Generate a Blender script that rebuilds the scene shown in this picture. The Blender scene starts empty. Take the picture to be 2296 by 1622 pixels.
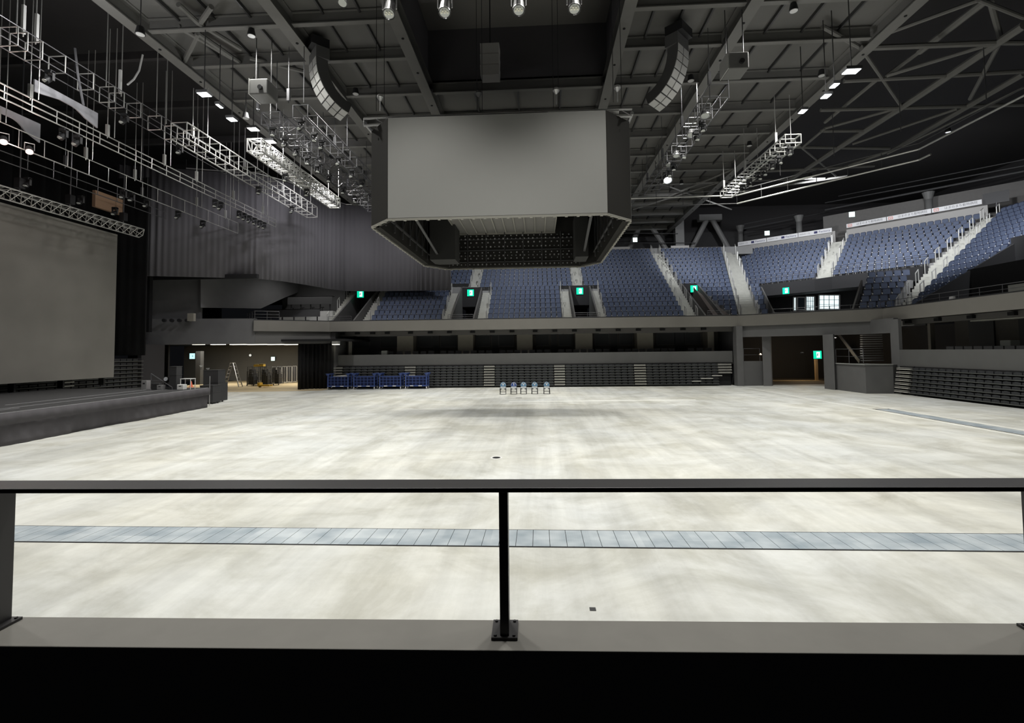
import bpy, math, random
from mathutils import Vector, Matrix
random.seed(7)
SC = bpy.context.scene
COL = SC.collection
# ------------------------------------------------------------------ camera
FPX = 1100.0; CH = 2.95
YAW = math.atan(58/1100.0); PIT = math.atan(50/1100.0); ROL = 0.011
PX0, PY0 = 1148.0, 738.0
Fv = Vector((-math.sin(YAW)*math.cos(PIT), math.cos(YAW)*math.cos(PIT), math.sin(PIT)))
R0 = Vector((math.cos(YAW), math.sin(YAW), 0)); U0 = R0.cross(Fv)
Rv = R0*math.cos(ROL) - U0*math.sin(ROL); Uv = U0*math.cos(ROL) + R0*math.sin(ROL)
cd = bpy.data.cameras.new('camera'); cam = bpy.data.objects.new('camera', cd); COL.objects.link(cam)
cam.matrix_world = Matrix(((Rv.x, Uv.x, -Fv.x, 0), (Rv.y, Uv.y, -Fv.y, 0), (Rv.z, Uv.z, -Fv.z, CH), (0, 0, 0, 1)))
cd.sensor_fit = 'HORIZONTAL'; cd.sensor_width = 36.0; cd.lens = FPX*36/2296
cd.shift_x = 0.0; cd.shift_y = -(811-PY0)/2296.0
cd.clip_start = 0.05; cd.clip_end = 300
SC.camera = cam
# ------------------------------------------------------------------ world, exposure
w = bpy.data.worlds.new('world'); SC.world = w; w.use_nodes = True
w.node_tree.nodes['Background'].inputs[0].default_value = (0.8, 0.85, 1.0, 1)
w.node_tree.nodes['Background'].inputs[1].default_value = 0.004
SC.view_settings.view_transform = 'Standard'; SC.view_settings.look = 'None'
SC.view_settings.exposure = 0.0; SC.view_settings.gamma = 1.0; SC.view_settings.use_curve_mapping = False
SC.cycles.max_bounces = 6; SC.cycles.diffuse_bounces = 4; SC.cycles.sample_clamp_indirect = 4.0
try: SC.cycles.use_denoising = True
except Exception: pass
# ------------------------------------------------------------------ added lamps for floor, stands, stage and curtain: (x, y, z, power, aim x, aim y, aim z, cone degrees, colour)
LK = 1.9
ADDED_LAMPS = []
for _y in (7.5, 13.0, 25.0, 33.5):
    for _x in (-14.5, -4.5 if _y != 25.0 else -9.5, 2.6 if _y != 25.0 else 8.0, 14.5):
        _in = _x in (-4.5, 2.6) and _y < 20
        ADDED_LAMPS.append((_x, _y, 16.7, 1550 if _y > 10 else 1100, _x*1.0, _y, 0.0, 100 if _in else 118, (1.0, 0.985, 0.93)))
ADDED_LAMPS += [(-12.2, 20.0, 16.7, 950, -8.0, 21.0, 0, 125, (1.0, 0.985, 0.93)), (10.6, 20.0, 16.7, 950, 6.5, 21.0, 0, 125, (1.0, 0.985, 0.93)), (-1.3, 31.4, 16.7, 900, -1.3, 29.0, 0, 125, (1.0, 0.985, 0.93)),
          (22.0, 40.0, 16.6, 2600, 30.0, 48.5, 11.5, 104, (0.95, 0.97, 1.0)), (27.0, 33.0, 17.0, 3000, 35.0, 42.0, 11.0, 104, (0.95, 0.97, 1.0)),
          (16.5, 43.0, 16.6, 2200, 21.0, 53.0, 11.0, 104, (0.95, 0.97, 1.0)), (30.0, 26.0, 17.2, 1200, 35.0, 33.0, 10.0, 104, (0.95, 0.97, 1.0)),
          (-2.0, 40.6, 16.6, 1600, -2.0, 51.0, 9.5, 104, (0.95, 0.97, 1.0)), (5.5, 40.6, 16.6, 650, 6.0, 51.0, 9.5, 104, (0.95, 0.97, 1.0)), (12.0, 40.6, 16.6, 650, 12.5, 51.0, 9.5, 104, (0.95, 0.97, 1.0)),
          (-14.2, 31.0, 15.6, 1150, -21.5, 39.0, 9.5, 95, (0.97, 0.95, 1.0)), (-11.5, 36.5, 15.6, 600, -16.5, 45.0, 9.5, 95, (0.97, 0.95, 1.0)), (-15.5, 18.0, 15.6, 550, -27.0, 19.0, 4.0, 90, (1.0, 0.98, 0.95)), (-15.5, 25.0, 15.6, 650, -27.5, 27.0, 4.0, 90, (1.0, 0.98, 0.95)), (-21.2, 43.0, 12.0, 260, -21.2, 43.2, 6.0, 130, (1.0, 0.98, 0.95))]
def ray(x, y): return Fv + Rv*((x-PX0)/FPX) + Uv*((PY0-y)/FPX)
EYE = Vector((0, 0, CH))
def uz(x, y, z): d = ray(x, y); return EYE + d*((z-CH)/d.z)
def uy(x, y, Y): d = ray(x, y); return EYE + d*(Y/d.y)
def ux(x, y, X): d = ray(x, y); return EYE + d*(X/d.x)
def uv(x, y, A, B):                    # point of the vertical plane through the ground points A, B
    d = ray(x, y); nx, ny = (B[1]-A[1]), -(B[0]-A[0])
    return EYE + d*((nx*A[0]+ny*A[1])/(nx*d.x+ny*d.y))
def project(P):
    v = Vector(P)-EYE; d = v.dot(Fv)
    if d < .1: return (-9999, -9999, d)
    return (PX0+FPX*v.dot(Rv)/d, PY0-FPX*v.dot(Uv)/d, d)
def lerp(a, b, t): return tuple(a[i]+(b[i]-a[i])*t for i in range(len(a)))
# ------------------------------------------------------------------ materials
MATS = {}
def M(name, col, rough=0.7, metal=0.0, var=0.0, scale=4.0, emit=0.0, bump=0.0, alpha=1.0, spec=0.5):
    if name in MATS: return MATS[name]
    m = bpy.data.materials.new(name); m.use_nodes = True; nt = m.node_tree; b = nt.nodes['Principled BSDF']
    b.inputs['Base Color'].default_value = (*col, 1); b.inputs['Roughness'].default_value = rough; b.inputs['Metallic'].default_value = metal
    b.inputs['Specular IOR Level'].default_value = spec
    if emit: b.inputs['Emission Color'].default_value = (*col, 1); b.inputs['Emission Strength'].default_value = emit
    if alpha < 1: b.inputs['Alpha'].default_value = alpha
    if var or bump:
        tc = nt.nodes.new('ShaderNodeTexCoord'); no = nt.nodes.new('ShaderNodeTexNoise'); no.inputs['Scale'].default_value = scale; no.inputs['Detail'].default_value = 5
        nt.links.new(tc.outputs['Object'], no.inputs['Vector'])
        if var:
            mx = nt.nodes.new('ShaderNodeMix'); mx.data_type = 'RGBA'
            mx.inputs[6].default_value = (*[c*(1-var) for c in col], 1); mx.inputs[7].default_value = (*[min(1, c*(1+var)) for c in col], 1)
            nt.links.new(no.outputs['Fac'], mx.inputs[0]); nt.links.new(mx.outputs[2], b.inputs['Base Color'])
        if bump:
            bp = nt.nodes.new('ShaderNodeBump'); bp.inputs['Strength'].default_value = bump; bp.inputs['Distance'].default_value = 0.02
            nt.links.new(no.outputs['Fac'], bp.inputs['Height']); nt.links.new(bp.outputs['Normal'], b.inputs['Normal'])
    MATS[name] = m; return m
# ------------------------------------------------------------------ mesh builder
class MB:
    def __init__(s): s.v = []; s.f = []; s.sm = False
    def add(s, vs, fs):
        o = len(s.v); s.v += [tuple(v) for v in vs]; s.f += [tuple(i+o for i in f) for f in fs]; return s
    def hexa(s, b, t): return s.add(list(b)+list(t), [(3, 2, 1, 0), (4, 5, 6, 7), (0, 1, 5, 4), (1, 2, 6, 5), (2, 3, 7, 6), (3, 0, 4, 7)])
    def bx(s, x0, x1, y0, y1, z0, z1): return s.hexa([(x0, y0, z0), (x1, y0, z0), (x1, y1, z0), (x0, y1, z0)], [(x0, y0, z1), (x1, y0, z1), (x1, y1, z1), (x0, y1, z1)])
    def prism(s, poly, z0, z1):
        n = len(poly); zz0 = z0 if hasattr(z0, '__len__') else [z0]*n; zz1 = z1 if hasattr(z1, '__len__') else [z1]*n
        return s.add([(p[0], p[1], zz0[i]) for i, p in enumerate(poly)]+[(p[0], p[1], zz1[i]) for i, p in enumerate(poly)],
                     [tuple(range(n))[::-1], tuple(range(n, 2*n))]+[(i, (i+1) % n, (i+1) % n+n, i+n) for i in range(n)])
    def beam(s, p, q, wd, h, up=(0, 0, 1)):
        p = Vector(p); q = Vector(q); d = (q-p).normalized(); u = Vector(up)
        if abs(d.dot(u)) > .98: u = Vector((0, 1, 0))
        a = d.cross(u).normalized(); b = a.cross(d).normalized(); a = a*wd/2; b = b*h/2
        return s.hexa([p-a-b, p+a-b, p+a+b, p-a+b], [q-a-b, q+a-b, q+a+b, q-a+b])
    def cone(s, p, q, r0, r1, n=8, cap=True):
        p = Vector(p); q = Vector(q); d = (q-p).normalized(); u = Vector((0, 0, 1)) if abs(d.z) < .9 else Vector((1, 0, 0))
        a = d.cross(u).normalized(); b = a.cross(d)
        vs = [p+(a*math.cos(2*math.pi*i/n)+b*math.sin(2*math.pi*i/n))*r0 for i in range(n)]+[q+(a*math.cos(2*math.pi*i/n)+b*math.sin(2*math.pi*i/n))*r1 for i in range(n)]
        fs = [(i, (i+1) % n, (i+1) % n+n, i+n) for i in range(n)]
        if cap: fs += [tuple(range(n))[::-1], tuple(range(n, 2*n))]
        return s.add(vs, fs)
    def tube(s, p, q, r, n=6): return s.cone(p, q, r, r, n)
    def path(s, pts, r, n=6):
        for a, b in zip(pts, pts[1:]): s.tube(a, b, r, n)
        return s
    def wall(s, A, B, z0, z1, th=.2, z0b=None, z1b=None):   # vertical slab over A-B; second z pair for the B end
        z0b = z0 if z0b is None else z0b; z1b = z1 if z1b is None else z1b
        d = Vector((B[0]-A[0], B[1]-A[1])); n = Vector((-d.y, d.x)).normalized()*th
        return s.prism([(A[0], A[1]), (B[0], B[1]), (B[0]+n.x, B[1]+n.y), (A[0]+n.x, A[1]+n.y)], [z0, z0b, z0b, z0], [z1, z1b, z1b, z1])
    def rot(s, ang, c=(0, 0)):
        ca, sa = math.cos(ang), math.sin(ang)
        s.v = [(c[0]+(x-c[0])*ca-(y-c[1])*sa, c[1]+(x-c[0])*sa+(y-c[1])*ca, z) for x, y, z in s.v]; return s
    def move(s, d): s.v = [(x+d[0], y+d[1], z+d[2]) for x, y, z in s.v]; return s
    def build(s, name, mat, parent=None, label=None, cat=None, group=None, kind=None, smooth=False, bevel=0.0, keep=False):
        xs = [v[0] for v in s.v]; ys = [v[1] for v in s.v]; zs = [v[2] for v in s.v]
        if parent is not None:
            L = Vector((0, 0, 0)); q = parent
            if not keep:
                while q is not None: L += q.location; q = q.parent
        elif keep: L = Vector((0, 0, 0))
        else: L = Vector(((min(xs)+max(xs))/2, (min(ys)+max(ys))/2, min(zs)))
        me = bpy.data.meshes.new(name); me.from_pydata([(x-L.x, y-L.y, z-L.z) for x, y, z in s.v], [], s.f); me.update()
        import bmesh
        bm = bmesh.new(); bm.from_mesh(me); bmesh.ops.recalc_face_normals(bm, faces=bm.faces); bm.to_mesh(me); bm.free()
        if smooth:
            for p in me.polygons: p.use_smooth = True
        me.materials.append(mat)
        o = bpy.data.objects.new(name, me); COL.objects.link(o)
        if parent is not None: o.parent = parent
        else: o.location = L
        if bevel: md = o.modifiers.new('bevel', 'BEVEL'); md.width = bevel; md.segments = 2; md.limit_method = 'ANGLE'
        tag(o, label, cat, group, kind); return o
def tag(o, label=None, cat=None, group=None, kind=None):
    if label: o['label'] = label
    if cat: o['category'] = cat
    if group: o['group'] = group
    if kind: o['kind'] = kind
    return o
def thing(name, label, cat, loc=(0, 0, 0), group=None):
    o = bpy.data.objects.new(name, None); COL.objects.link(o); o.location = loc; o.empty_display_size = .2
    return tag(o, label, cat, group)
def copy_tree(o, parent=None):
    c = o.copy(); COL.objects.link(c); c.parent = parent
    for ch in list(o.children): copy_tree(ch, c)
    return c
def text(name, body, mat, size, P, right, up, parent=None, align='CENTER', sx=1.0, ext=.004):
    cu = bpy.data.curves.new(name, 'FONT'); cu.body = body; cu.size = size; cu.extrude = ext; cu.align_x = align; cu.align_y = 'CENTER'
    cu.materials.append(mat); o = bpy.data.objects.new(name, cu); COL.objects.link(o)
    r = Vector(right).normalized(); u = Vector(up).normalized(); n = r.cross(u)
    mw = Matrix(((r.x*sx, u.x, n.x, P[0]), (r.y*sx, u.y, n.y, P[1]), (r.z*sx, u.z, n.z, P[2]), (0, 0, 0, 1)))
    if parent is not None:
        L = Vector((0, 0, 0)); q = parent
        while q is not None: L += q.location; q = q.parent
        o.parent = parent; mw = Matrix.Translation(-L) @ mw
    o.matrix_local = mw
    return o
ORD = ['', 'first', 'second', 'third', 'fourth', 'fifth', 'sixth', 'seventh', 'eighth', 'ninth', 'tenth', 'eleventh', 'twelfth', 'thirteenth', 'fourteenth', 'fifteenth',
       'sixteenth', 'seventeenth', 'eighteenth', 'nineteenth', 'twentieth', 'twenty-first', 'twenty-second', 'twenty-third', 'twenty-fourth', 'twenty-fifth', 'twenty-sixth', 'twenty-seventh', 'twenty-eighth', 'twenty-ninth', 'thirtieth']
# palette
m_wall = M('dark_wall_paint', (.12, .12, .121), .85, var=.12, scale=1.5)
m_fascia = M('grey_fascia_paint', (.165, .158, .142), .8, var=.08, scale=1.2)
m_parapet = M('charcoal_parapet', (.10, .10, .098), .85, var=.1, scale=1.2)
m_black = M('black_drape', (.008, .008, .009), .95)
m_blackm = M('black_metal', (.03, .03, .032), .5, metal=.3)
m_dgrey = M('dark_grey_metal', (.07, .07, .072), .5, metal=.4)
m_alu = M('aluminium', (.62, .62, .63), .35, metal=.8)
m_steel = M('roof_steel_paint', (.155, .153, .145), .75, var=.1, scale=2)
m_deck = M('roof_deck_panel', (.13, .128, .122), .9, var=.15, scale=.7)
m_conc = M('pale_concrete', (.52, .52, .50), .85, var=.12, scale=2.5)
m_concd = M('grey_concrete', (.30, .30, .30), .85, var=.12, scale=2)
m_rail = M('grey_handrail', (.16, .16, .17), .4, metal=.6)
m_white = M('white_paint', (.75, .75, .74), .6)
m_void = M('unlit_roof_void', (.04, .038, .04), .95)
# ------------------------------------------------------------------ floor
def floor_material():
    m = bpy.data.materials.new('worn_concrete_floor'); m.use_nodes = True; nt = m.node_tree; N = nt.nodes; Lk = nt.links; b = N['Principled BSDF']
    geo = N.new('ShaderNodeNewGeometry')
    def mp(sx, sy, off=0, rot=0):
        k = N.new('ShaderNodeMapping'); k.inputs['Scale'].default_value = (sx, sy, 1); k.inputs['Location'].default_value = (off, off*.7, 0); k.inputs['Rotation'].default_value = (0, 0, rot)
        Lk.new(geo.outputs['Position'], k.inputs[0]); return k
    def noise(k, sc, det=6, rg=.55, dist=0.0):
        t = N.new('ShaderNodeTexNoise'); t.inputs['Scale'].default_value = sc; t.inputs['Detail'].default_value = det; t.inputs['Roughness'].default_value = rg; t.inputs['Distortion'].default_value = dist
        Lk.new(k.outputs[0], t.inputs['Vector']); return t
    def ramp(src, p0, p1, c0, c1):
        r = N.new('ShaderNodeValToRGB'); e = r.color_ramp.elements; e[0].position = p0; e[1].position = p1; e[0].color = (*c0, 1); e[1].color = (*c1, 1); Lk.new(src, r.inputs[0]); return r
    def mix(fac, a, c, mode='MULTIPLY', f=1.0):
        x = N.new('ShaderNodeMix'); x.data_type = 'RGBA'; x.blend_type = mode
        if fac is None: x.inputs[0].default_value = f
        else: Lk.new(fac, x.inputs[0])
        Lk.new(a, x.inputs[6]); Lk.new(c, x.inputs[7]); return x
    big = ramp(noise(mp(1, 1), .16, 4).outputs['Fac'], .3, .7, (.80, .79, .72), (.74, .76, .76))
    streak = ramp(noise(mp(1.6, .10, 3, .05), 1.0, 7, .62, .3).outputs['Fac'], .30, .62, (.74, .74, .74), (1, 1, 1))
    streak2 = ramp(noise(mp(.14, 1.2, 9), 1.0, 6, .6, .4).outputs['Fac'], .32, .58, (.86, .86, .85), (1, 1, 1))
    blot = ramp(noise(mp(1, 1, 21), .55, 8, .65, .8).outputs['Fac'], .36, .58, (.74, .73, .69), (1, 1, 1))
    fine = ramp(noise(mp(1, 1, 5), 5, 6, .7).outputs['Fac'], .3, .6, (.93, .93, .92), (1, 1, 1))
    c = mix(None, big.outputs[0], streak.outputs[0], f=.85); c = mix(None, c.outputs[2], streak2.outputs[0], f=.7); c = mix(None, c.outputs[2], blot.outputs[0], f=.9); c = mix(None, c.outputs[2], fine.outputs[0])
    # a bluish polished patch of worn lanes in the middle of the hall
    Lk.new(c.outputs[2], b.inputs['Base Color'])
    rr = ramp(noise(mp(1, 1, 2), 1.2).outputs['Fac'], .3, .7, (.5, .5, .5), (.75, .75, .75)); Lk.new(rr.outputs[0], b.inputs['Roughness'])
    b.inputs['Specular IOR Level'].default_value = .35
    return m
m_floor = floor_material()
MB().prism([(-34, 1.9), (23.4, 1.9), (23.4, 41.2), (-17.2, 41.2), (-17.2, 38.2), (-22.5, 37.4), (-34, 37.4)], -.3, 0).build('floor', m_floor, kind='structure', label='pale worn concrete arena floor with streaks', keep=True)
MB().prism([(-34, 37.4), (-22.5, 37.4), (-17.2, 38.2), (-17.2, 41.2), (-15.3, 41.2), (-15.3, 62), (-34, 62)], -.3, .0).build('floor', M('tan_backstage_floor', (.50, .40, .24), .8, var=.12, scale=1.5), kind='structure', label='tan concrete floor of the backstage bay', keep=True)
MB().bx(15.0, 34, 41.2, 60, -.3, -.005).build('floor', M('corridor_floor', (.16, .14, .12), .8), kind='structure', label='dim floor of the corridor behind the far right opening', keep=True)
# trench covers: a row of steel plates set in the floor
def trench(name, label, x0, x1, y0, y1, along, pitch):
    mt = bpy.data.materials.get('checker_plate')
    if mt is None:
        mt = bpy.data.materials.new('checker_plate'); mt.use_nodes = True; nt = mt.node_tree; b = nt.nodes['Principled BSDF']
        geo = nt.nodes.new('ShaderNodeNewGeometry'); sep = nt.nodes.new('ShaderNodeSeparateXYZ'); nt.links.new(geo.outputs['Position'], sep.inputs[0])
        no = nt.nodes.new('ShaderNodeTexNoise'); no.inputs['Scale'].default_value = 2.2; nt.links.new(geo.outputs['Position'], no.inputs['Vector'])
        vo = nt.nodes.new('ShaderNodeTexVoronoi'); vo.inputs['Scale'].default_value = 28; vo.inputs['Randomness'].default_value = 0.0; nt.links.new(geo.outputs['Position'], vo.inputs['Vector'])
        wn = nt.nodes.new('ShaderNodeTexWhiteNoise'); fl = nt.nodes.new('ShaderNodeVectorMath'); fl.operation = 'FLOOR'; sc = nt.nodes.new('ShaderNodeVectorMath'); sc.operation = 'SCALE'; sc.inputs['Scale'].default_value = 1/.78
        nt.links.new(geo.outputs['Position'], sc.inputs[0]); nt.links.new(sc.outputs[0], fl.inputs[0]); nt.links.new(fl.outputs[0], wn.inputs['Vector'])
        ad = nt.nodes.new('ShaderNodeMath'); ad.operation = 'MULTIPLY_ADD'; nt.links.new(wn.outputs['Value'], ad.inputs[0]); ad.inputs[1].default_value = .30; nt.links.new(no.outputs['Fac'], ad.inputs[2])
        r = nt.nodes.new('ShaderNodeValToRGB'); e = r.color_ramp.elements; e[0].position = .35; e[1].position = .95; e[0].color = (.30, .36, .41, 1); e[1].color = (.62, .67, .70, 1)
        nt.links.new(ad.outputs[0], r.inputs[0]); nt.links.new(r.outputs[0], b.inputs['Base Color'])
        bp = nt.nodes.new('ShaderNodeBump'); bp.inputs['Strength'].default_value = .5; bp.inputs['Distance'].default_value = .004; nt.links.new(vo.outputs['Distance'], bp.inputs['Height']); nt.links.new(bp.outputs['Normal'], b.inputs['Normal'])
        b.inputs['Metallic'].default_value = .25; b.inputs['Roughness'].default_value = .5
    t = thing(name, label, 'trench cover', ((x0+x1)/2, (y0+y1)/2, 0))
    g = MB(); a, e_ = (x0, x1) if along == 'x' else (y0, y1); n = int((e_-a)/pitch)
    for i in range(n):
        u0 = a+i*pitch+.004; u1 = a+(i+1)*pitch-.004
        if along == 'x': g.bx(u0, u1, y0+.012, y1-.012, .001, .010)
        else: g.bx(x0+.012, x1-.012, u0, u1, .001, .010)
    g.build('plate_row', mt, t)
    f = MB()
    if along == 'x': f.bx(x0, x1, y0-.012, y0+.008, .0005, .008); f.bx(x0, x1, y1-.008, y1+.012, .0005, .008)
    else: f.bx(x0-.012, x0+.008, y0, y1, .0005, .008); f.bx(x1-.008, x1+.012, y0, y1, .0005, .008)
    f.build('edge_frame', m_blackm, t)
    MB().bx(x0, x1, y0, y1, .0002, .0008).build('gap_shadow_channel', m_black, t)
trench('trench_cover', 'row of blue-grey steel plates across the near floor', -15.2, 15.2, 7.53, 8.22, 'x', .26)
trench('trench_cover', 'row of blue-grey steel plates along the right side of the floor', 15.95, 16.65, 8.4, 24.5, 'y', .26)
# worn paint lines
m_line = M('worn_white_line', (.90, .90, .86), .7)
def line(label, pts, wd=.07):
    g = MB()
    for a, b in zip(pts, pts[1:]): g.beam((a[0], a[1], .001), (b[0], b[1], .001), wd, .003)
    g.build('floor_line', m_line, label=label, cat='floor marking')
line('thin pale line across the far end of the floor', [uz(560, 897, 0), uz(1060, 890.5, 0), uz(1740, 884, 0)], .07)
line('white line across the far floor in front of the chairs', [uz(1142, 901, 0), uz(1560, 897, 0)], .28)
line('long pale line along the right of the floor beside the steel plates', [(15.7, 39.0), (15.7, 9.0)], .10)
line('pale line along the outer edge of the right steel plates', [(16.9, 28), (16.9, 9.5)], .06)
# floor socket cover with pale ring, small dark mark
t = thing('floor_socket', 'small round dark floor hatch with a pale ring in mid floor', 'floor hatch', uz(1113, 1027, 0)[:])
P = uz(1113, 1027, 0); MB().cone((P.x, P.y, .0005), (P.x, P.y, .004), .17, .17, 24).build('ring', m_white, t); MB().cone((P.x, P.y, .004), (P.x, P.y, .008), .11, .11, 24).build('lid', m_blackm, t)
P = uz(1329, 1367, 0); MB().bx(P.x-.035, P.x+.035, P.y-.035, P.y+.035, .001, .006).build('tape_scrap', m_dgrey, label='small dark square scrap of tape on the near floor', cat='tape')
P = uz(1160, 1012, 0); MB().bx(-1.45, -1.05, 31.0, 31.08, .001, .01).build('tape_scrap', m_dgrey, label='short dark mark lying on the far floor below the chairs', cat='tape')
# ------------------------------------------------------------------ foreground parapet and guard rail
BETA = 0.0206
ledge = MB().bx(-9, 9, 1.742, 1.936, 0, 1.917).rot(BETA, (0, 1.742))
m_ledge = M('grey_painted_ledge', (.22, .21, .19), .6, var=.15, scale=6)
ledge.build('wall_near', m_ledge, kind='structure', label='grey painted parapet wall in front of the viewer', keep=True, bevel=.004)
m_railp = M('dark_bronze_steel', (.05, .048, .05), .45, metal=.4)
gr = thing('guard_rail', 'dark steel guard rail with flat posts on the near parapet', 'railing', (0, 1.84, 1.917))
MB().bx(-7.9, 7.6, 1.80, 1.925, 2.438, 2.455).rot(BETA, (0, 1.742)).build('top_rail', m_railp, gr, bevel=.003)
for sx, nm in [(-2.085-1.95*k, 'l') for k in (2, 1, 0)]+[(-.133, 'c')]+[(1.80+1.95*k, 'r') for k in range(3)]:
    MB().bx(sx-.016, sx+.016, 1.812, 1.905, 1.927, 2.438).rot(BETA, (0, 1.742)).build('post', m_railp, gr)
    bp = MB().bx(sx-.047, sx+.047, 1.800, 1.918, 1.917, 1.927).rot(BETA, (0, 1.742)).build('base_plate', m_railp, gr)
    for ax, ay in ((-.034, 1.812), (.034, 1.812), (-.034, 1.905), (.034, 1.905)): MB().cone((sx+ax, ay, 1.927), (sx+ax, ay, 1.932), .006, .006, 6).rot(BETA, (0, 1.742)).build('bolt_head', m_railp, bp)
# ------------------------------------------------------------------ balcony front
FA, FB, FC, FD, FE = (-22.2, 37.2), (-17.4, 40.1), (16.0, 40.2), (23.7, 35.0), (23.7, 6.0)
ZT, ZB = 5.6, 4.75
g = MB()
for a, b in ((FA, FB), (FB, FC), (FC, FD), (FD, FE)): g.wall(a, b, ZB, ZT, .35)
g.build('trim_1', m_fascia, kind='structure', label='grey balcony fascia around the hall', keep=True)
g = MB()
for a, b in ((FA, FB), (FB, FC), (FC, FD), (FD, FE)): g.wall((a[0], a[1]+.0), b, ZT, ZT+.07, .3)
g.build('trim_2', m_blackm, kind='structure', label='dark capping on the balcony fascia', keep=True)
# setback beam with small speakers under the balcony (far side, right side)
g = MB(); g.wall((-17.0, 41.0), (16.2, 41.0), 4.38, ZB, .5); g.prism([(-17.4, 40.2), (16.2, 40.3), (16.2, 45.2), (-17.4, 45.2)], ZB-.02, ZB+.1)
g.build('trim_3', M('soffit_paint', (.11, .105, .10), .85), kind='structure', label='soffit beam under the far balcony', keep=True)
for i, px in enumerate((769, 802, 836, 869, 921, 965, 1008, 1060, 1104, 1148, 1200, 1244, 1288, 1341, 1386, 1431, 1485, 1531, 1577)):
    P = uy(px, 743.5+(1148-px)*-.0 + (1100-px)*.012, 40.95)
    MB().bx(P.x-.19, P.x+.19, 40.78, 41.0, 4.52, 4.70).build('ceiling_speaker', m_black, label='small black box fixed under the far balcony, %s from the left' % ORD[i+1], cat='speaker', group='small black boxes under the far balcony')
# middle parapet and suites behind
MB().wall((-17.0, 40.9), (15.8, 40.9), 1.86, 2.78, .2).build('wall_far', m_parapet, kind='structure', label='charcoal parapet above the far telescopic seating', keep=True)
MB().bx(-17.2, 16.0, 41.1, 45.2, 1.7, 1.86).build('trim_4', m_wall, kind='structure', label='floor slab of the far middle tier', keep=True)
m_suite = M('suite_wall_paint', (.105, .098, .088), .85, var=.1)
MB().bx(-17.4, 16.4, 44.6, 44.9, 1.86, 4.75).build('wall_far', m_suite, kind='structure', label='dim wall of the boxes behind the far parapet', keep=True)
m_glass = M('dark_suite_glass', (.03, .033, .036), .6)
for i, (a, b) in enumerate(((790, 828), (854, 892), (936, 968), (989, 1024), (1068, 1098), (1119, 1151), (1202, 1230), (1254, 1283), (1334, 1365), (1389, 1418), (1473, 1513), (1537, 1570))):
    xa = uy(a, 760, 44.5).x; xb = uy(b, 760, 44.5).x
    w_ = MB(); w_.bx(xa-.06, xb+.06, 44.5, 44.6, 3.35, 3.45).bx(xa-.06, xb+.06, 44.5, 44.6, 4.4, 4.48).bx(xa-.06, xa, 44.5, 44.6, 3.45, 4.4).bx(xb, xb+.06, 44.5, 44.6, 3.45, 4.4)
    o = w_.build('window_%d' % (i+1), m_dgrey, kind='structure', label='dark window of a box on the far middle tier')
    MB().bx(xa, xb, 44.55, 44.59, 3.45, 4.4).build('pane', m_glass, o)
for i, (a, b) in enumerate(((828, 852), (971, 984), (1103, 1116), (1236, 1248), (1369, 1384), (1514, 1535))):
    xa = uy(a, 760, 44.5).x; xb = uy(b, 760, 44.5).x
    o = MB().bx(xa-.04, xa, 44.5, 44.6, 1.86, 4.45).bx(xb, xb+.04, 44.5, 44.6, 1.86, 4.45).bx(xa-.04, xb+.04, 44.5, 44.6, 4.4, 4.48).build('door_%d' % (i+1), m_dgrey, kind='structure', label='door of a box on the far middle tier')
    lf = MB().bx(xa, xb, 44.54, 44.59, 1.88, 4.4).build('leaf', m_glass, o)
m_panel = M('beige_partition', (.30, .28, .24), .85, var=.08)
for i, (a, b) in enumerate(((891, 927), (1027, 1061), (1159, 1194), (1290, 1328), (1428, 1464), (1586, 1600))):
    xa = uy(a, 760, 43.4).x; xb = uy(b, 760, 43.4).x
    MB().bx(xa, xb, 43.3, 44.6, 2.6, 4.7).build('partition_wall', m_panel, kind='structure', label='beige partition between two boxes on the far middle tier')
MB().bx(-17.5, -17.02, 40.45, 45, 0, 4.7).build('wall_far', m_wall, kind='structure', label='dark end wall left of the far seating', keep=True)
# dark bench rows behind the parapet, railing
for i, (a, b, s_) in enumerate(((845, 905, 1), (905, 975, 0), (985, 1105, 0), (1118, 1235, 0), (1250, 1368, 0), (1384, 1515, 0), (1540, 1600, 0))):
    xa = uy(a, 780, 42.2).x; xb = uy(b, 780, 42.2).x; n = max(3, int((xb-xa)/.6)); t = thing('seat_row', 'dark row of seats behind the far parapet, %s bank from the left' % ORD[i+1], 'seats', ((xa+xb)/2, 42.2, 1.86), 'dim seat banks on the far middle tier')
    g = MB(); h = MB()
    for k in range(n):
        x = xa+(xb-xa)*(k+.5)/n
        g.bx(x-.25, x+.25, 42.3, 42.4, 2.35, 3.05); h.bx(x-.24, x+.24, 42.0, 42.32, 2.28, 2.42)
    g.build('backrests', m_blackm, t); h.bx(xa, xb, 42.05, 42.1, 2.26, 2.3).build('cushions', m_blackm, t); MB().bx(xa, xb, 42.1, 42.3, 1.86, 2.28).build('bench_base', m_black, t)
MB().bx(-13.45, -12.95, 41.5, 41.9, 1.86, 3.12).build('bin', M('grey_plastic', (.28, .29, .27), .6), label='pale grey bin standing behind the far parapet', cat='bin', bevel=.03)
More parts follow.
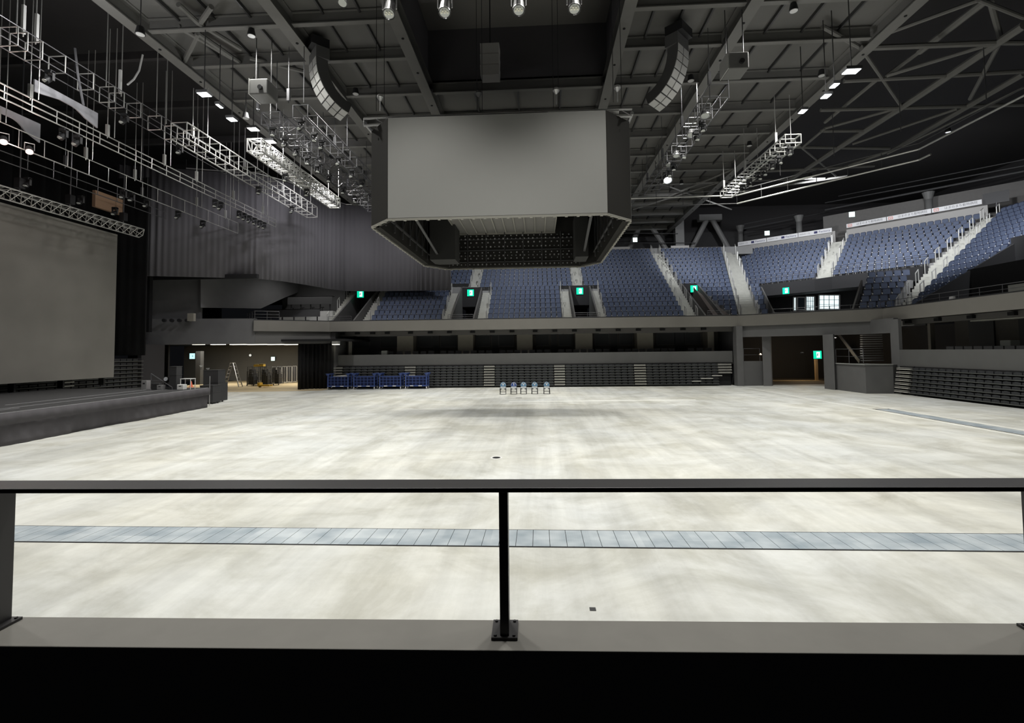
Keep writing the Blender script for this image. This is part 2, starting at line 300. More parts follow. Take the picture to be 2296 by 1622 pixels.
# ------------------------------------------------------------------ telescopic seating (retracted)
m_tread = M('bleacher_tread_edge', (.10, .105, .10), .5, metal=.3); m_seatd = M('folded_seat_black', (.028, .03, .034), .6); m_nose = M('step_nosing', (.62, .61, .56), .5)
NT = 8
def bleacher(P, Q, label, ztop=1.84, seats=True, group=None, nt=NT, zbase=.12):
    P = Vector((P[0], P[1], 0)); Q = Vector((Q[0], Q[1], 0)); d = (Q-P); Ln = d.length; d.normalize(); n = Vector((-d.y, d.x, 0))   # n points away from the floor
    t = thing('telescopic_seating', label, 'retracted seating', ((P.x+Q.x)/2, (P.y+Q.y)/2, 0), group)
    hh = (ztop-zbase)/nt
    def slab(g, u0, u1, v0, v1, z0, z1):
        c = [P+d*u0+n*v0, P+d*u1+n*v0, P+d*u1+n*v1, P+d*u0+n*v1]
        g.prism([(k.x, k.y) for k in c], z0, z1)
    g = MB(); slab(g, 0, Ln, .40, .47, 0, ztop); g.build('understructure', m_black, t)
    for i in range(nt):
        z = zbase+hh*i; v = .035*i
        g = MB(); slab(g, 0, Ln, v-.02, v+.16, z, z+.045); g.build('tread', m_tread, t)
        if seats:
            g = MB(); m = max(2, int(Ln/.48)); w_ = Ln/m
            for k in range(m):
                u = (k+.5)*w_
                c0 = P+d*(u-w_*.44)+n*(v+.05); c1 = P+d*(u+w_*.44)+n*(v+.05); c2 = c1+n*.12; c3 = c0+n*.12
                mid = P+d*u+n*(v+.015)
                g.prism([(c0.x, c0.y), (mid.x, mid.y), (c1.x, c1.y), (c2.x, c2.y), (c3.x, c3.y)], z+.045, [z+hh*.66, z+hh*.8, z+hh*.66, z+hh*.62, z+hh*.62])
            g.build('folded_seats', m_seatd, t)
    return t
def steps(P, Q, label, ztop=1.84, group='light step strips on the far seating', nt=NT, zbase=.12, rows=None):
    P = Vector((P[0], P[1], 0)); Q = Vector((Q[0], Q[1], 0)); d = (Q-P); Ln = d.length; d.normalize(); n = Vector((-d.y, d.x, 0))
    t = thing('aisle_steps', label, 'steps', ((P.x+Q.x)/2, (P.y+Q.y)/2, 0), group); hh = (ztop-zbase)/nt
    for i in (rows or range(nt)):
        z = zbase+hh*i; g = MB(); 
        for dz, th in ((.03, .04), (hh*.56, .014)):
            c = [P+n*(.035*i-.05), Q+n*(.035*i-.05), Q+n*(.035*i+.1), P+n*(.035*i+.1)]
            g.prism([(k.x, k.y) for k in c], z+dz, z+dz+th)
        g.build('nosing', m_nose, t)
    g = MB(); c = [P+n*.38, Q+n*.38, Q+n*.46, P+n*.46]; g.prism([(k.x, k.y) for k in c], 0, ztop).build('carcass', m_black, t)
def fx(px, py=850): return uy(px, py, 40.35).x
secs = [(745, 766, 's'), (767, 906, 'b', 'behind the three left blue carts'), (907, 931, 's'), (932, 1084, 'b', 'right of the blue carts'), (1085, 1109, 's'), (1110, 1242, 'b', 'behind the five folding chairs'), (1243, 1267, 's'),
        (1268, 1422, 'b', 'between two step strips right of the folding chairs'), (1423, 1449, 's'), (1450, 1612, 'b', 'at the right end of the far wall'), (1612, 1642, 's')]
k = 0
for s_ in secs:
    a, b = fx(s_[0]), fx(s_[1])
    if s_[2] == 'b': bleacher((a, 40.25), (b, 40.25), 'retracted black telescopic seating %s' % s_[3], group='retracted seating along the far wall')
    else:
        k += 1; steps((a, 40.25), (b, 40.25), 'pale step nosings in the retracted far seating, %s strip from the left' % ORD[k], rows=range(4, 8) if k == 6 else None)
# stepped nosings at the right end
for i, (a, b) in enumerate(((1595, 1617), (1570, 1597), (1550, 1570))):
    z = .12+.215*(3-i)+.03; MB().bx(fx(a), fx(b), 40.12, 40.25, z, z+.05).build('step_nosing', m_nose, label='short pale nosing low at the right end of far seating, %s from top' % ORD[i+1], cat='step', group='short nosings at the end of the far seating')
bleacher((22.5, 31.2), (22.5, 6.0), 'long retracted dark telescopic seating along the right wall', ztop=1.74, nt=7)
steps((22.48, 32.4), (22.48, 31.25), 'pale step nosings at the far end of the right seating', 1.74, group='light step strips on the right seating', nt=7)
MB().wall((23.0, 32.6), (23.0, 6.0), 1.74, 2.78, .2).build('wall_right', m_parapet, kind='structure', label='charcoal parapet above the right telescopic seating', keep=True)
g = MB(); g.bx(23.2, 28.2, 6, 34, 1.6, 1.74); g.bx(24.0, 28.2, 6, 34.5, ZB, ZB+.1); g.wall((24.3, 34.0), (24.3, 6), 4.42, ZB, .4); g.build('trim_5', M('soffit_paint', (.11, .105, .10), .85), kind='structure', label='soffit beam and floor of the right middle tier', keep=True)
MB().bx(27.6, 27.8, 6, 34, 1.74, 4.75).build('wall_right', m_suite, kind='structure', label='dim back wall of the right middle tier', keep=True)
for i, (a, b) in enumerate(((2172, 2228), (2284, 2300))):
    ya = ux(a, 740, 27.5).y; yb = ux(b, 740, 27.5).y
    MB().bx(27.5, 27.6, yb, ya, 2.8, 4.6).build('window_%d' % (20+i), m_glass, kind='structure', label='dark window in the right middle tier')
ya = ux(2086, 740, 27.4).y; MB().bx(27.3, 27.6, ya-.12, ya+.12, 1.74, 4.7).build('trim_6', m_panel, kind='structure', label='pale post in the right middle tier', keep=True)
for i, (px, py) in enumerate(((2036, 713), (2102, 708), (2177, 702), (2270, 696))):
    y_ = ux(px, py, 24.2).y; MB().bx(24.1, 24.3, y_-.18, y_+.18, 4.5, 4.68).build('ceiling_speaker', m_black, label='small black box fixed under the right balcony, %s from the left' % ORD[i+1], cat='speaker', group='small black boxes under the right balcony')
t = thing('seat_row', 'dim row of seats with pale backs behind the right parapet', 'seats', (24.6, 28.5, 1.74))
g = MB(); h = MB(); m = MB()
for k in range(9):
    y_ = 30.6-.62*k; g.bx(24.5, 24.58, y_-.26, y_+.26, 2.2, 2.95); h.bx(24.12, 24.5, y_-.25, y_+.25, 2.15, 2.27); m.bx(24.2, 24.3, y_-.2, y_+.2, 1.74, 2.15)
g.build('backrests', m_dgrey, t); h.bx(24.1, 24.12, 25.6, 31.0, 2.2, 2.24).build('cushions', m_dgrey, t); m.build('seat_feet', m_blackm, t)
MB().bx(25.2, 25.7, 27.6, 28.2, 1.74, 3.25).build('bin', M('grey_plastic', (.28, .29, .27), .6), label='pale grey bin standing behind the right parapet', cat='bin', bevel=.03)
# ------------------------------------------------------------------ far right corner, lower level
c1, c2 = (15.9, 40.5), (22.9, 35.7)
g = MB(); g.wall(c1, (23.2, 35.5), 3.88, ZB+.1, .35).wall((23.15, 35.6), (23.15, 33.2), 3.88, ZB+.1, .3); g.build('wall_corner', m_wall, kind='structure', label='dark wall band under the corner balcony', keep=True)
MB().bx(15.75, 16.25, 39.9, 40.6, 0, 4.75).build('column', m_wall, kind='structure', label='dark column at the right end of the far seating', keep=True)
MB().prism([(16.3, 40.0), (17.85, 40.2), (17.7, 40.7), (16.2, 40.5)], 0, 1.95).build('wall_corner', m_wall, kind='structure', label='low dark wall left of the corner opening', keep=True)
m_wall2 = M('dark_wall_paint_b', (.14, .14, .142), .85, var=.12, scale=1.5)
q = uz(1731, 866, 0); q0 = uz(1712, 866, 0); MB().prism([(q0.x, q0.y), (q.x, q.y), (q.x+.3, q.y+.5), (q0.x+.25, q0.y+.5)], 0, 3.9).build('column', m_wall2, kind='structure', label='square column left of the corner opening', keep=True)
q0 = uz(1849, 872, 0); q = uz(1873, 875, 0); MB().prism([(q0.x, q0.y), (q.x, q.y), (q.x+.35, q.y+.45), (q0.x+.35, q0.y+.45)], 0, 3.9).build('column', m_wall2, kind='structure', label='square column right of the corner opening', keep=True)
MB().prism([(20.85, 35.9), (20.87, 32.6), (22.5, 32.5), (23.2, 33), (23.2, 36)], 0, 1.82).build('wall_corner', m_wall, kind='structure', label='dark boxed stair landing in the right corner', keep=True)
MB().bx(23.05, 23.25, 32.65, 33.4, 1.6, 4.75).build('wall_corner', m_wall, kind='structure', label='dark return wall beside the right seating', keep=True)
MB().prism([(20.8, 36.0), (20.8, 32.55), (22.5, 32.45), (22.5, 32.6), (20.95, 32.7), (20.95, 36)], 1.82, 1.88).build('trim_7', M('pale_capping', (.3, .31, .3), .6), kind='structure', label='pale capping on the corner landing', keep=True)
# dim rooms behind the openings
m_room = M('dim_corridor_wall', (.07, .07, .075), .9)
g = MB(); g.bx(16.2, 30, 50, 50.2, 0, 4.6); g.bx(30, 30.2, 34, 50.2, 0, 4.6); g.bx(16.0, 16.2, 41, 50.2, 0, 4.7); g.prism([(16.2, 40.9), (23.2, 36), (30, 36), (30, 50), (16.2, 50)], 4.65, 4.72)
g.build('wall_corridor', m_room, kind='structure', label='dark walls of the corridor behind the corner opening', keep=True)
dl = uy(1800, 830, 46.0); dr = uy(1830, 830, 46.0)
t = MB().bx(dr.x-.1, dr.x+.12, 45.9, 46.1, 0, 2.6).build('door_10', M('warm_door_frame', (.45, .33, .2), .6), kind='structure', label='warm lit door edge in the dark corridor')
MB().bx(dl.x-3.0, dr.x+.2, 45.2, 46.4, .0, .02).build('warm_light_patch', M('painted_warm_light', (.5, .4, .25), .7), label='patch of warm light painted on the dark corridor floor', cat='light patch')  # warm light on the corridor floor, painted as a thin tan sheet
for _n, (_p, _e, _c) in enumerate((((dr.x-1.6, 45.2, 2.5), 70, (1, .75, .45)), ((22.4, 38.4, 3.7), 45, (1, .95, .9)))):  # added lamps with added fixtures for the warm corridor glow and dim stairs
    ld = bpy.data.lights.new('added_corridor_lamp', 'POINT'); ld.energy = _e; ld.color = _c; ld.shadow_soft_size = .15; lo = bpy.data.objects.new('added_corridor_lamp', ld); COL.objects.link(lo); lo.location = (_p[0], _p[1], _p[2]-.15)
    MB().cone(_p, (_p[0], _p[1], _p[2]+.1), .16, .1, 12).build('added_downlight', m_white, label='added small white downlight in the %s behind the corner opening' % ('dark corridor', 'stairwell')[_n], cat='ceiling light')
# staircase seen in the corner
t = thing('staircase', 'narrow staircase with pale treads in the right corner', 'staircase', (23.3, 38, 1.8))
sp0 = uy(1958, 812, 37.5)
for k in range(13):
    z = 1.95+.175*k; P = uy(1958, 800, 37.2+.28*k)
    MB().bx(P.x-.75+.0, P.x+.75, 37.2+.28*k, 37.5+.28*k, z, z+.07).build('tread', M('pale_stair_tread', (.6, .6, .58), .6), t)
MB().beam((sp0.x-1.2, 37.1, 1.9), (sp0.x-.4, 41, 4.2), .06, .3).build('stringer', m_dgrey, t)
def guard(name, label, pts, z0, h=1.0, bars=3, post=1.2, r=.022, mat=None, group=None):
    mat = mat or m_rail
    c = lerp(pts[0], pts[-1], .5); t = thing(name, label, 'railing', (c[0], c[1], z0 if not hasattr(z0, '__len__') else z0[0]), group)
    zz = z0 if hasattr(z0, '__len__') else [z0]*len(pts)
    for k in range(bars):
        g = MB(); g.path([(p[0], p[1], zz[i]+h*(1-k/float(bars))) for i, p in enumerate(pts)], r if k == 0 else r*.6, 6); g.build('top_bar' if k == 0 else 'mid_bar', mat, t)
    for i in range(len(pts)-1):
        a = (*pts[i][:2], zz[i]); b = (*pts[i+1][:2], zz[i+1]); L = (Vector(b)-Vector(a)).length; n = max(1, int(L/post))
        for k in range(n+(1 if i == len(pts)-2 else 0)):
            p = lerp(a, b, k/n); MB().tube(p, (p[0], p[1], p[2]+h), r*.9).build('post', mat, t)
    return t
guard('railing', 'thin grey railing on the low wall left of the corner opening', [(16.35, 40.1), (17.7, 40.3)], 1.95, 1.0, 2)
guard('railing', 'thin grey railing on the boxed corner landing', [(20.9, 35.7), (20.9, 32.8)], 1.85, 1.0, 2)
P = uv(1705, 796, (16.3, 40.6), (17.8, 40.8)); o = thing('wall_lamp', 'small warm lamp glowing left of the corner opening', 'lamp', P)
MB().cone(P, (P.x, P.y, P.z+.12), .10, .04, 10).build('shade', M('warm_lamp_glow', (1, .82, .6), .5, emit=3), o); MB().tube((P.x, P.y, P.z+.12), (P.x, P.y, 3.9), .012).build('cord', m_blackm, o)
# ------------------------------------------------------------------ exit signs
m_green = M('exit_sign_green', (.0, .55, .32), .5, emit=1.3); m_sgw = M('exit_sign_white', (.75, 1.0, .92), .5, emit=1.6)
def exit_sign(P, d, label, s=.42, mat=m_green, fig=True, arrow=False):
    d = Vector((d[0], d[1], 0)).normalized(); up = Vector((0, 0, 1)); n = d.cross(up)        # d: reading direction, n: outward normal (towards viewer)
    P = Vector(P); t = thing('exit_sign', label, 'exit sign', P)
    def plate(name, cx, cz, w_, h_, off, th, mt):
        c = P+d*cx+up*cz+n*off; a = d*w_/2; b = up*h_/2; g = MB()
        g.hexa([c-a-b, c+a-b, c+a-b+n*th, c-a-b+n*th], [c-a+b, c+a+b, c+a+b+n*th, c-a+b+n*th]); g.build(name, mt, t)
    plate('housing', 0, 0, s*1.1, s*1.1, -.08, .07, m_blackm); plate('face', 0, 0, s, s, -.005, .01, mat)
    if fig:
        plate('door_pictogram', s*.08, 0, s*.42, s*.72, .006, .004, m_sgw)
        g = MB(); c = P+n*.014
        def seg(x0, z0, x1, z1, w_): g.beam(c+d*x0*s+up*z0*s, c+d*x1*s+up*z1*s, w_*s, .004, n)
        seg(.02, .12, -.02, -.05, .09); seg(-.02, -.05, .1, -.18, .05); seg(-.02, -.05, -.16, -.16, .05); seg(.02, .1, -.13, .03, .04); seg(.02, .1, .14, .02, .04); g.cone(c+d*.04*s+up*.19*s, c+d*.04*s+up*.19*s+n*.004, .05*s, .05*s, 10)
        g.build('running_figure', M('exit_sign_dark_green', (0, .2, .12), .5), t)
    if arrow:
        g = MB(); c = P+n*.012; g.beam(c-d*.15*s, c+d*.2*s, .05*s, .004, n); g.beam(c+d*.2*s, c+d*.02*s+up*.16*s, .05*s, .004, n); g.beam(c+d*.2*s, c+d*.02*s-up*.16*s, .05*s, .004, n)
        g.build('arrow', M('exit_sign_dark_green', (0, .2, .12), .5), t)
    return t
X = (1, 0)
exit_sign(uy(1833, 796, 40.0), X, 'green exit sign above the dark corner opening at floor level', .62)
# ------------------------------------------------------------------ upper bowl: rows r = 0..17, tread height 5 + r/2
def tz(r): return 5.0+.5*r
def FY(r): return 42.3+.76*r
def far(X): return lambda r: (X, FY(r))
def far2(X0, X1, r0=0, r1=18): return lambda r: (X0+(X1-X0)*(r-r0)/(r1-r0), FY(r))
def ruled(Pf, Pb, r0, r1): return lambda r: lerp(Pf, Pb, (r-r0)/float(r1-r0))
SEATS = []     # (x, y, z, angle, block, row, col)
def stand(name, label, L, R, r0, r1, mat, steps_=1, base=.6):
    g = MB()
    for r in range(r0, r1):
        for k in range(steps_):
            a = r+k/steps_; b = r+(k+1)/steps_; z = tz(r)+.5*k/steps_
            g.prism([L(a), R(a), R(b), L(b)], z-base, z)
    return g.build(name, mat, kind='structure', label=label, keep=True)
def block(key, L, R, r0, r1, pitch=.5, skip=None):
    nr = r1-r0
    stand('seating_terrace', 'concrete terrace under the '+BL[key][0], L, R, r0, r1, m_concd)
    for r in range(r0, r1):
        a = Vector(L(r+.42)); b = Vector(R(r+.42)); Ln = (b-a).length; n = max(1, int(Ln/pitch+.3)); ang = math.atan2(b.y-a.y, b.x-a.x)
        for k in range(n):
            p = a.lerp(b, (k+.5)/n)
            SEATS.append((p.x, p.y, tz(r), ang, key, r1-r, k+1, Ln/n))
BL = {'B0': ('left lower seat block', ''), 'B1': ('centre lower seat block', ''), 'B1u': ('centre upper seat block', ''), 'B1l': ('upper seats by the curtain', ''),
      'B2': ('lower seats right of centre', ''), 'B2u': ('upper seats right of centre', ''), 'F2': ('seat block between two diagonal aisles', 'left of corner stairs'), 'F2l': ('small seats beside the corner stairs', 'low block left of corner stairs'),
      'R1': ('seat block under the blue-logo banner', 'under blue logo banner'), 'R1l': ('few seats beside the corner stairs', 'right of corner stairs'),
      'R2': ('seat block under the red-logo banner', 'under red logo banner'), 'R2l': ('small seat block beside the lit entrance', 'beside the lit entrance'),
      'R3': ('steep seat block at the far right', 'steep far right block')}
block('B0', far(-15.0), far(-8.6), 0, 9, .48)
block('B1', far(-4.45), far(2.15), 0, 8, .47)
block('B1u', far(-5.75), far(3.45), 8, 18, .47)
block('B1l', far(-9.4), far(-6.85), 9, 18, .48)
block('B2', far(6.0), far(12.75), 0, 8, .48)
block('B2u', far(4.6), far(12.75), 8, 18, .48)
A3L = ruled((17.2, 42.3), (20.9, 56.0), 0, 18); A3R = ruled((18.5, 41.6), (22.6, 56.6), 0, 18)
R1 = (ruled((21.1, 50.6), (23.6, 58.0), 8, 18), ruled((25.2, 45.8), (30.5, 52.0), 8, 18))
R2 = (ruled((25.9, 44.4), (31.7, 51.2), 8, 18), ruled((30.1, 39.3), (38.5, 43.9), 8, 18))
block('R1', R1[0], R1[1], 8, 18, .5); block('R2', R2[0], R2[1], 8, 18, .5)
block('R1l', ruled((18.6, 41.7), (21.0, 49.8), 0, 8), ruled((19.2, 41.2), (21.7, 49.2), 0, 8), 1, 8, .5)
P1 = uz(1945, 634, tz(6)); P2 = uz(2040, 628, tz(6)); R2L = (ruled((23.6, 37.6), (P1.x, P1.y), 0, 6), ruled((25.2, 36.4), (P2.x, P2.y), 0, 6))
block('R2l', R2L[0], R2L[1], 0, 7, .5)
def RX(r): return 25.4+.74*r
Yb = lambda r: (RX(r), 35.6+.38*r)
block('R3', Yb, lambda r: (RX(r), 34.5), 0, 9, .5)
block('R3', Yb, lambda r: (RX(r), 14.0), 9, 18, .5)
# aisles
m_step = M('pale_stair_concrete', (.50, .50, .46), .85, var=.15, scale=3)
A = [('stairs left of the first entrance', far2(-19.0, -19.0), far2(-18.1, -18.0), 0, 9), ('stairs right of the first entrance', far(-15.9), far(-15.05), 0, 9), ('stairs left of the second entrance', far2(-8.5, -8.6), far2(-7.65, -7.65), 0, 8),
     ('stairs right of the second entrance', far(-5.4), far(-4.5), 0, 8), ('stairs left of the third entrance', far(2.2), far(3.05), 0, 8), ('stairs right of the third entrance', far(5.25), far(5.95), 0, 8),
     ('aisle above the second entrance', far(-6.8), far(-5.85), 8, 18), ('aisle above the third entrance', far(3.5), far(4.55), 8, 18), ('diagonal aisle right of centre', far(12.8), far(13.9), 0, 18),
     ('wide corner aisle', A3L, A3R, 0, 18), ('corner aisle between the two banners', R1[1], R2[0], 8, 18)]
for nm, L, R, r0, r1 in A:
    stand('aisle_stairs', 'pale concrete '+nm, L, R, r0, r1, m_step, 2)
A4L = lambda r: (R2[1](r) if r >= 8 else lerp(R2L[1](0), R2[1](8), r/8.0))
A4R = lambda r: Yb(r)
stand('aisle_stairs', 'wide pale concrete stairs left of the steep right block', A4L, A4R, 0, 18, m_step, 2)
block('F2', far(13.95), lambda r: (A3L(r)[0]-.12, A3L(r)[1]), 8, 18, .5); block('F2l', far2(17.0, 15.2, 0, 8), lambda r: (A3L(r)[0]-.1, A3L(r)[1]), 1, 8, .5)
stand('seating_terrace', 'concrete filler right of the corner stairs', A3R, lambda r: R1[0](r) if r >= 8 else lerp((18.6, 41.7), (21.0, 49.8), r/8.0), 0, 18, m_concd)
# front edge slab of the balcony floor
g = MB()
g.prism([(-17.4, 40.3), (16.0, 40.4), (18.6, 42.2), (-19, 42.4)], 4.75, 5.0); g.prism([(-22.2, 37.4), (-17.4, 40.3), (-19, 44.5), (-25, 44.5)], 4.75, 5.0)
g.prism([(16.0, 40.4), (23.7, 35.2), (25.6, 36.4), (18.6, 42.2)], 4.75, 5.0); g.prism([(23.9, 6), (25.5, 6), (25.5, 36.4), (23.9, 35.3)], 4.75, 5.0)
g.build('balcony_floor', m_concd, kind='structure', label='concrete balcony walkway', keep=True)
# seats ---------------------------------------------------------------
m_navy = M('navy_seat_fabric', (.082, .105, .17), .75, var=.12, scale=2); m_shell = M('seat_shell', (.03, .038, .07), .5); m_brkt = M('seat_bracket', (.25, .26, .28), .45, metal=.5)
def seat_shapes(lo=False):
    back = MB(); w_ = .222
    prof = [(-w_, .42), (-w_, .80), (-w_*.7, .87), (w_*.7, .87), (w_, .80), (w_, .42)]
    back.add([(x, .10+.12*(z-.42), z) for x, z in prof]+[(x, .17+.12*(z-.42), z) for x, z in prof], [tuple(range(6))[::-1], tuple(range(6, 12))]+[(i, (i+1) % 6, (i+1) % 6+6, i+6) for i in range(6)])
    cu = MB(); prof = [(-w_*.88, .40), (-w_*.88, .74), (-w_*.62, .79), (w_*.62, .79), (w_*.88, .74), (w_*.88, .40)]
    cu.add([(x, .0+.12*(z-.36), z) for x, z in prof]+[(x, .09+.12*(z-.36), z) for x, z in prof], [tuple(range(6))[::-1], tuple(range(6, 12))]+[(i, (i+1) % 6, (i+1) % 6+6, i+6) for i in range(6)])
    return back, cu
vis = []
for s in SEATS:
    px, py, d = project((s[0], s[1], s[2]+.8))
    if d > 0 and -20 < px < 2316 and 0 < py < 900: vis.append((d, s))
vis.sort(key=lambda q: q[0])
near, rest = vis[:300], vis[300:]
for s in SEATS:
    px, py, d = project((s[0], s[1], s[2]+.8))
    if d > 3 and (2316 <= px < 3600 or -1200 < px <= -20): rest.append((d, s))
bk, cu = seat_shapes()
pr = thing('arena_chair', 'x', 'chair', (0, 0, 0))
bk.build('backrest', m_shell, pr, bevel=.012); cu.build('cushion', m_navy, pr, bevel=.015)
MB().bx(-.235, -.205, .0, .16, .0, .5).bx(-.245, -.2, .0, .2, .48, .52).build('bracket', m_brkt, pr)
MB().bx(-.262, -.205, -.02, .0, .46, .53).build('number_plate', m_white, pr)
npl = MB().bx(-.25, -.21, -.02, .0, .46, .52)
first = True
for d, s in near:
    o = pr if first else copy_tree(pr); first = False
    o.location = s[:3]; o.rotation_euler = (0, 0, s[3]); o.scale = (min(1.12, s[7]/.5), 1, 1)
    o['label'] = 'navy chair, %s from left, %s row down, %s' % (ORD[min(30, s[6])], ORD[s[5]], BL[s[4]][1] or BL[s[4]][0]); o['group'] = 'navy chairs of the upper right stands'
    if s[6] > 30: o['label'] = 'navy chair near the frame edge, %s row down, %s' % (ORD[s[5]], BL[s[4]][1])
g = MB(); mi = []
for d, s in rest:
    ca, sa = math.cos(s[3]), math.sin(s[3]); k = min(1.12, s[7]/.5)
    for pi, part in enumerate((bk, cu, npl)):
        mi += [pi]*len(part.f)
        g.add([(s[0]+x*k*ca-y*sa, s[1]+x*k*sa+y*ca, s[2]+z) for x, y, z in part.v], part.f)
oo = g.build('arena_chairs', m_shell, label='the many navy chairs of the far stands', cat='chairs', kind='stuff', keep=True)
oo.data.materials.append(m_navy); oo.data.materials.append(m_white); oo.data.polygons.foreach_set('material_index', mi)
# stair handrails ------------------------------------------------------
m_hr = M('pale_handrail', (.60, .60, .58), .4, metal=.4)
def hoop(L, r, label, inward=.0, ln=.6):
    a = L(r+.1); b = L(r+.1+ln); z0 = tz(int(r)); t = thing('handrail', label, 'handrail', (a[0], a[1], z0), 'short stair handrails in the upper stands')
    MB().tube((a[0], a[1], z0), (a[0], a[1], z0+.98), .035).tube((b[0], b[1], z0+.2), (b[0], b[1], z0+1.3), .035).build('post', m_hr, t)
    MB().tube((a[0], a[1], z0+.96), (b[0], b[1], z0+1.28), .035).build('bar', m_hr, t)
shift = lambda L, R, f: (lambda r: lerp(L(r), R(r), f))
cnt = 0
for nm, L, R, r0, r1 in A+[('wide stairs left of the steep right block', A4L, A4R, 0, 18)]:
    st = 2 if r1-r0 > 9 else 3
    for side, f in (('left', .07), ('right', .93)):
        if 'entrance' in nm and 'above' not in nm and ((side == 'left') == ('left of' in nm)) is False: continue
        for i, r in enumerate(range(r0+1, r1, st)):
            hoop(shift(L, R, f), r, 'handrail hoop, %s from bottom, %s side, %s' % (ORD[i+1], side, nm.replace('wide pale', 'wide')))
# entrances (vomitories) ----------------------------------------------
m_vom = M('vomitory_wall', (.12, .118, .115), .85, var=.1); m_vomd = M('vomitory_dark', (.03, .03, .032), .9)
def vomitory(n, x0, x1, signpx, flip=0, wl=None):
    g = MB()
    for x in (x0, x1-.14):
        g.prism([(x, FY(0)-.6), (x+.14, FY(0)-.6), (x+.14, FY(8)), (x, FY(8))], 4.6, [5.7, 5.7, 9.35, 9.35])
    g.build('wall_vomitory', m_vom, kind='structure', label='sloping side walls of the %s entrance' % ORD[n], keep=True)
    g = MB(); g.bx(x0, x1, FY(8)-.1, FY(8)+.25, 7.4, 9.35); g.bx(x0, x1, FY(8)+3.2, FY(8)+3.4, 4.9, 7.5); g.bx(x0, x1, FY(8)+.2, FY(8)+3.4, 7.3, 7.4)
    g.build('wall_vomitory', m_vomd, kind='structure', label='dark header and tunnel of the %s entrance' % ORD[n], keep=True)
    exit_sign(uy(signpx[0], signpx[1], FY(8)-(.16, 1.6, .16, .16, .5)[n]), X, 'green exit sign over the %s upper entrance from the left' % ORD[n], .66)
    guard('railing', 'thin railing across the front of the %s upper entrance' % ORD[n], [(x0, 41.2), (x1, 41.2)], 5.6, .5, 3, .9, .02)
vomitory(1, -18.0, -15.95, (808, 660)); vomitory(2, -7.6, -5.45, (1055, 657)); vomitory(3, 3.1, 5.2, (1300, 653)); vomitory(4, 14.0, 15.6, (1556, 648))
MB().prism([(15.0, FY(0)-.6), (16.8, FY(0)-.4), (15.2, FY(7)), (15.0, FY(8))], 4.9, [5.2, 5.2, 8.6, 9.3]).build('wall_vomitory', M('brown_vomitory_wall', (.12, .10, .09), .85), kind='structure', label='brownish sloping wall right of the fourth entrance', keep=True)
# wide lit entrance under the corner blocks
soff = [R1[0](8), R1[1](8), R2[0](8), R2[1](8)]
g = MB()
dn = Vector((.72, .69))
for i in range(3):
    a, b = lerp(soff[i], (0, 0), .009), lerp(soff[i+1], (0, 0), .009); g.wall(a, b, 8.05, 9.15, .3)
g.prism([soff[0], soff[1], soff[2], soff[3], (33, 44), (24, 56)], 8.05, 8.25)
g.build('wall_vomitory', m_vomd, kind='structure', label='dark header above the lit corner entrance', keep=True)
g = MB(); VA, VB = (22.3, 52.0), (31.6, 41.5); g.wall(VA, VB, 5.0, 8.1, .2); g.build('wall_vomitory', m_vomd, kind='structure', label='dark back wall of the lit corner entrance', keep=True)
g = MB(); g.wall((P1.x-.5, P1.y), (23.3, 37.75), 5, 8.2, .12, None, 5.6); g.build('wall_vomitory', m_vom, kind='structure', label='sloping wall right of the lit corner entrance', keep=True)
MB().prism([(18.8, 41.2), (25.0, 36.8), (31.6, 41.3), (22.3, 51.8)], 4.85, 5.0).build('vomitory_floor', m_concd, kind='structure', label='walkway floor of the lit corner entrance', keep=True)
MB().wall((19.5, 41.2), (21.95, 49.0), 5, 5.7, .1, None, 9.0).build('wall_vomitory', m_vom, kind='structure', label='sloping wall left of the lit corner entrance', keep=True)
m_win = M('lit_window', (.80, .97, 1.0), .4, emit=1.15); m_winb = M('window_blue_dark', (.05, .07, .09), .3)
def win(n, px0, px1, py0, py1, lab, bars=True, mat=None):
    p = [uv(px0, py0, VA, VB), uv(px1, py0, VA, VB), uv(px1, py1, VA, VB), uv(px0, py1, VA, VB)]
    d = (Vector((VB[0]-VA[0], VB[1]-VA[1], 0))).normalized(); nn = Vector((d.y, -d.x, 0))
    f = MB()
    for a, b in zip(p, p[1:]+p[:1]): f.beam(a+nn*.06, b+nn*.06, .1, .1)
    o = f.build('window_%d' % n, m_white, kind='structure', label=lab)
    g = MB(); g.hexa([p[3]+nn*.03, p[2]+nn*.03, p[2]+nn*.05, p[3]+nn*.05], [p[0]+nn*.03, p[1]+nn*.03, p[1]+nn*.05, p[0]+nn*.05]); g.build('pane', mat or m_win, o)
    if bars:
        g = MB()
        for k in (1, 2, 3): g.beam(p[0].lerp(p[1], k/4)+nn*.07, p[3].lerp(p[2], k/4)+nn*.07, .04, .03)
        for k in (1, 2): g.beam(p[0].lerp(p[3], k/3)+nn*.07, p[1].lerp(p[2], k/3)+nn*.07, .04, .03)
        g.build('glazing_bars', m_dgrey, o)
win(30, 1780, 1786, 667, 697, 'narrow lit window strip in the corner entrance', False)
win(31, 1788, 1806, 667, 695, 'dark glass door in the corner entrance', False, m_winb)
win(32, 1808, 1827, 665, 697, 'tall lit window with glazing bars in the corner entrance')
win(33, 1837, 1883, 662, 694, 'wide lit window with glazing bars in the corner entrance')
dd = Vector((VB[0]-VA[0], VB[1]-VA[1], 0)).normalized()
P = uv(1767, 653, soff[1], soff[2]); exit_sign(uv(1767, 653, (24.0, 47.2), (26.0, 44.9)) - Vector((.35, .3, 0)), (soff[2][0]-soff[0][0], soff[2][1]-soff[0][1]), 'green exit sign over the lit corner entrance', .6)
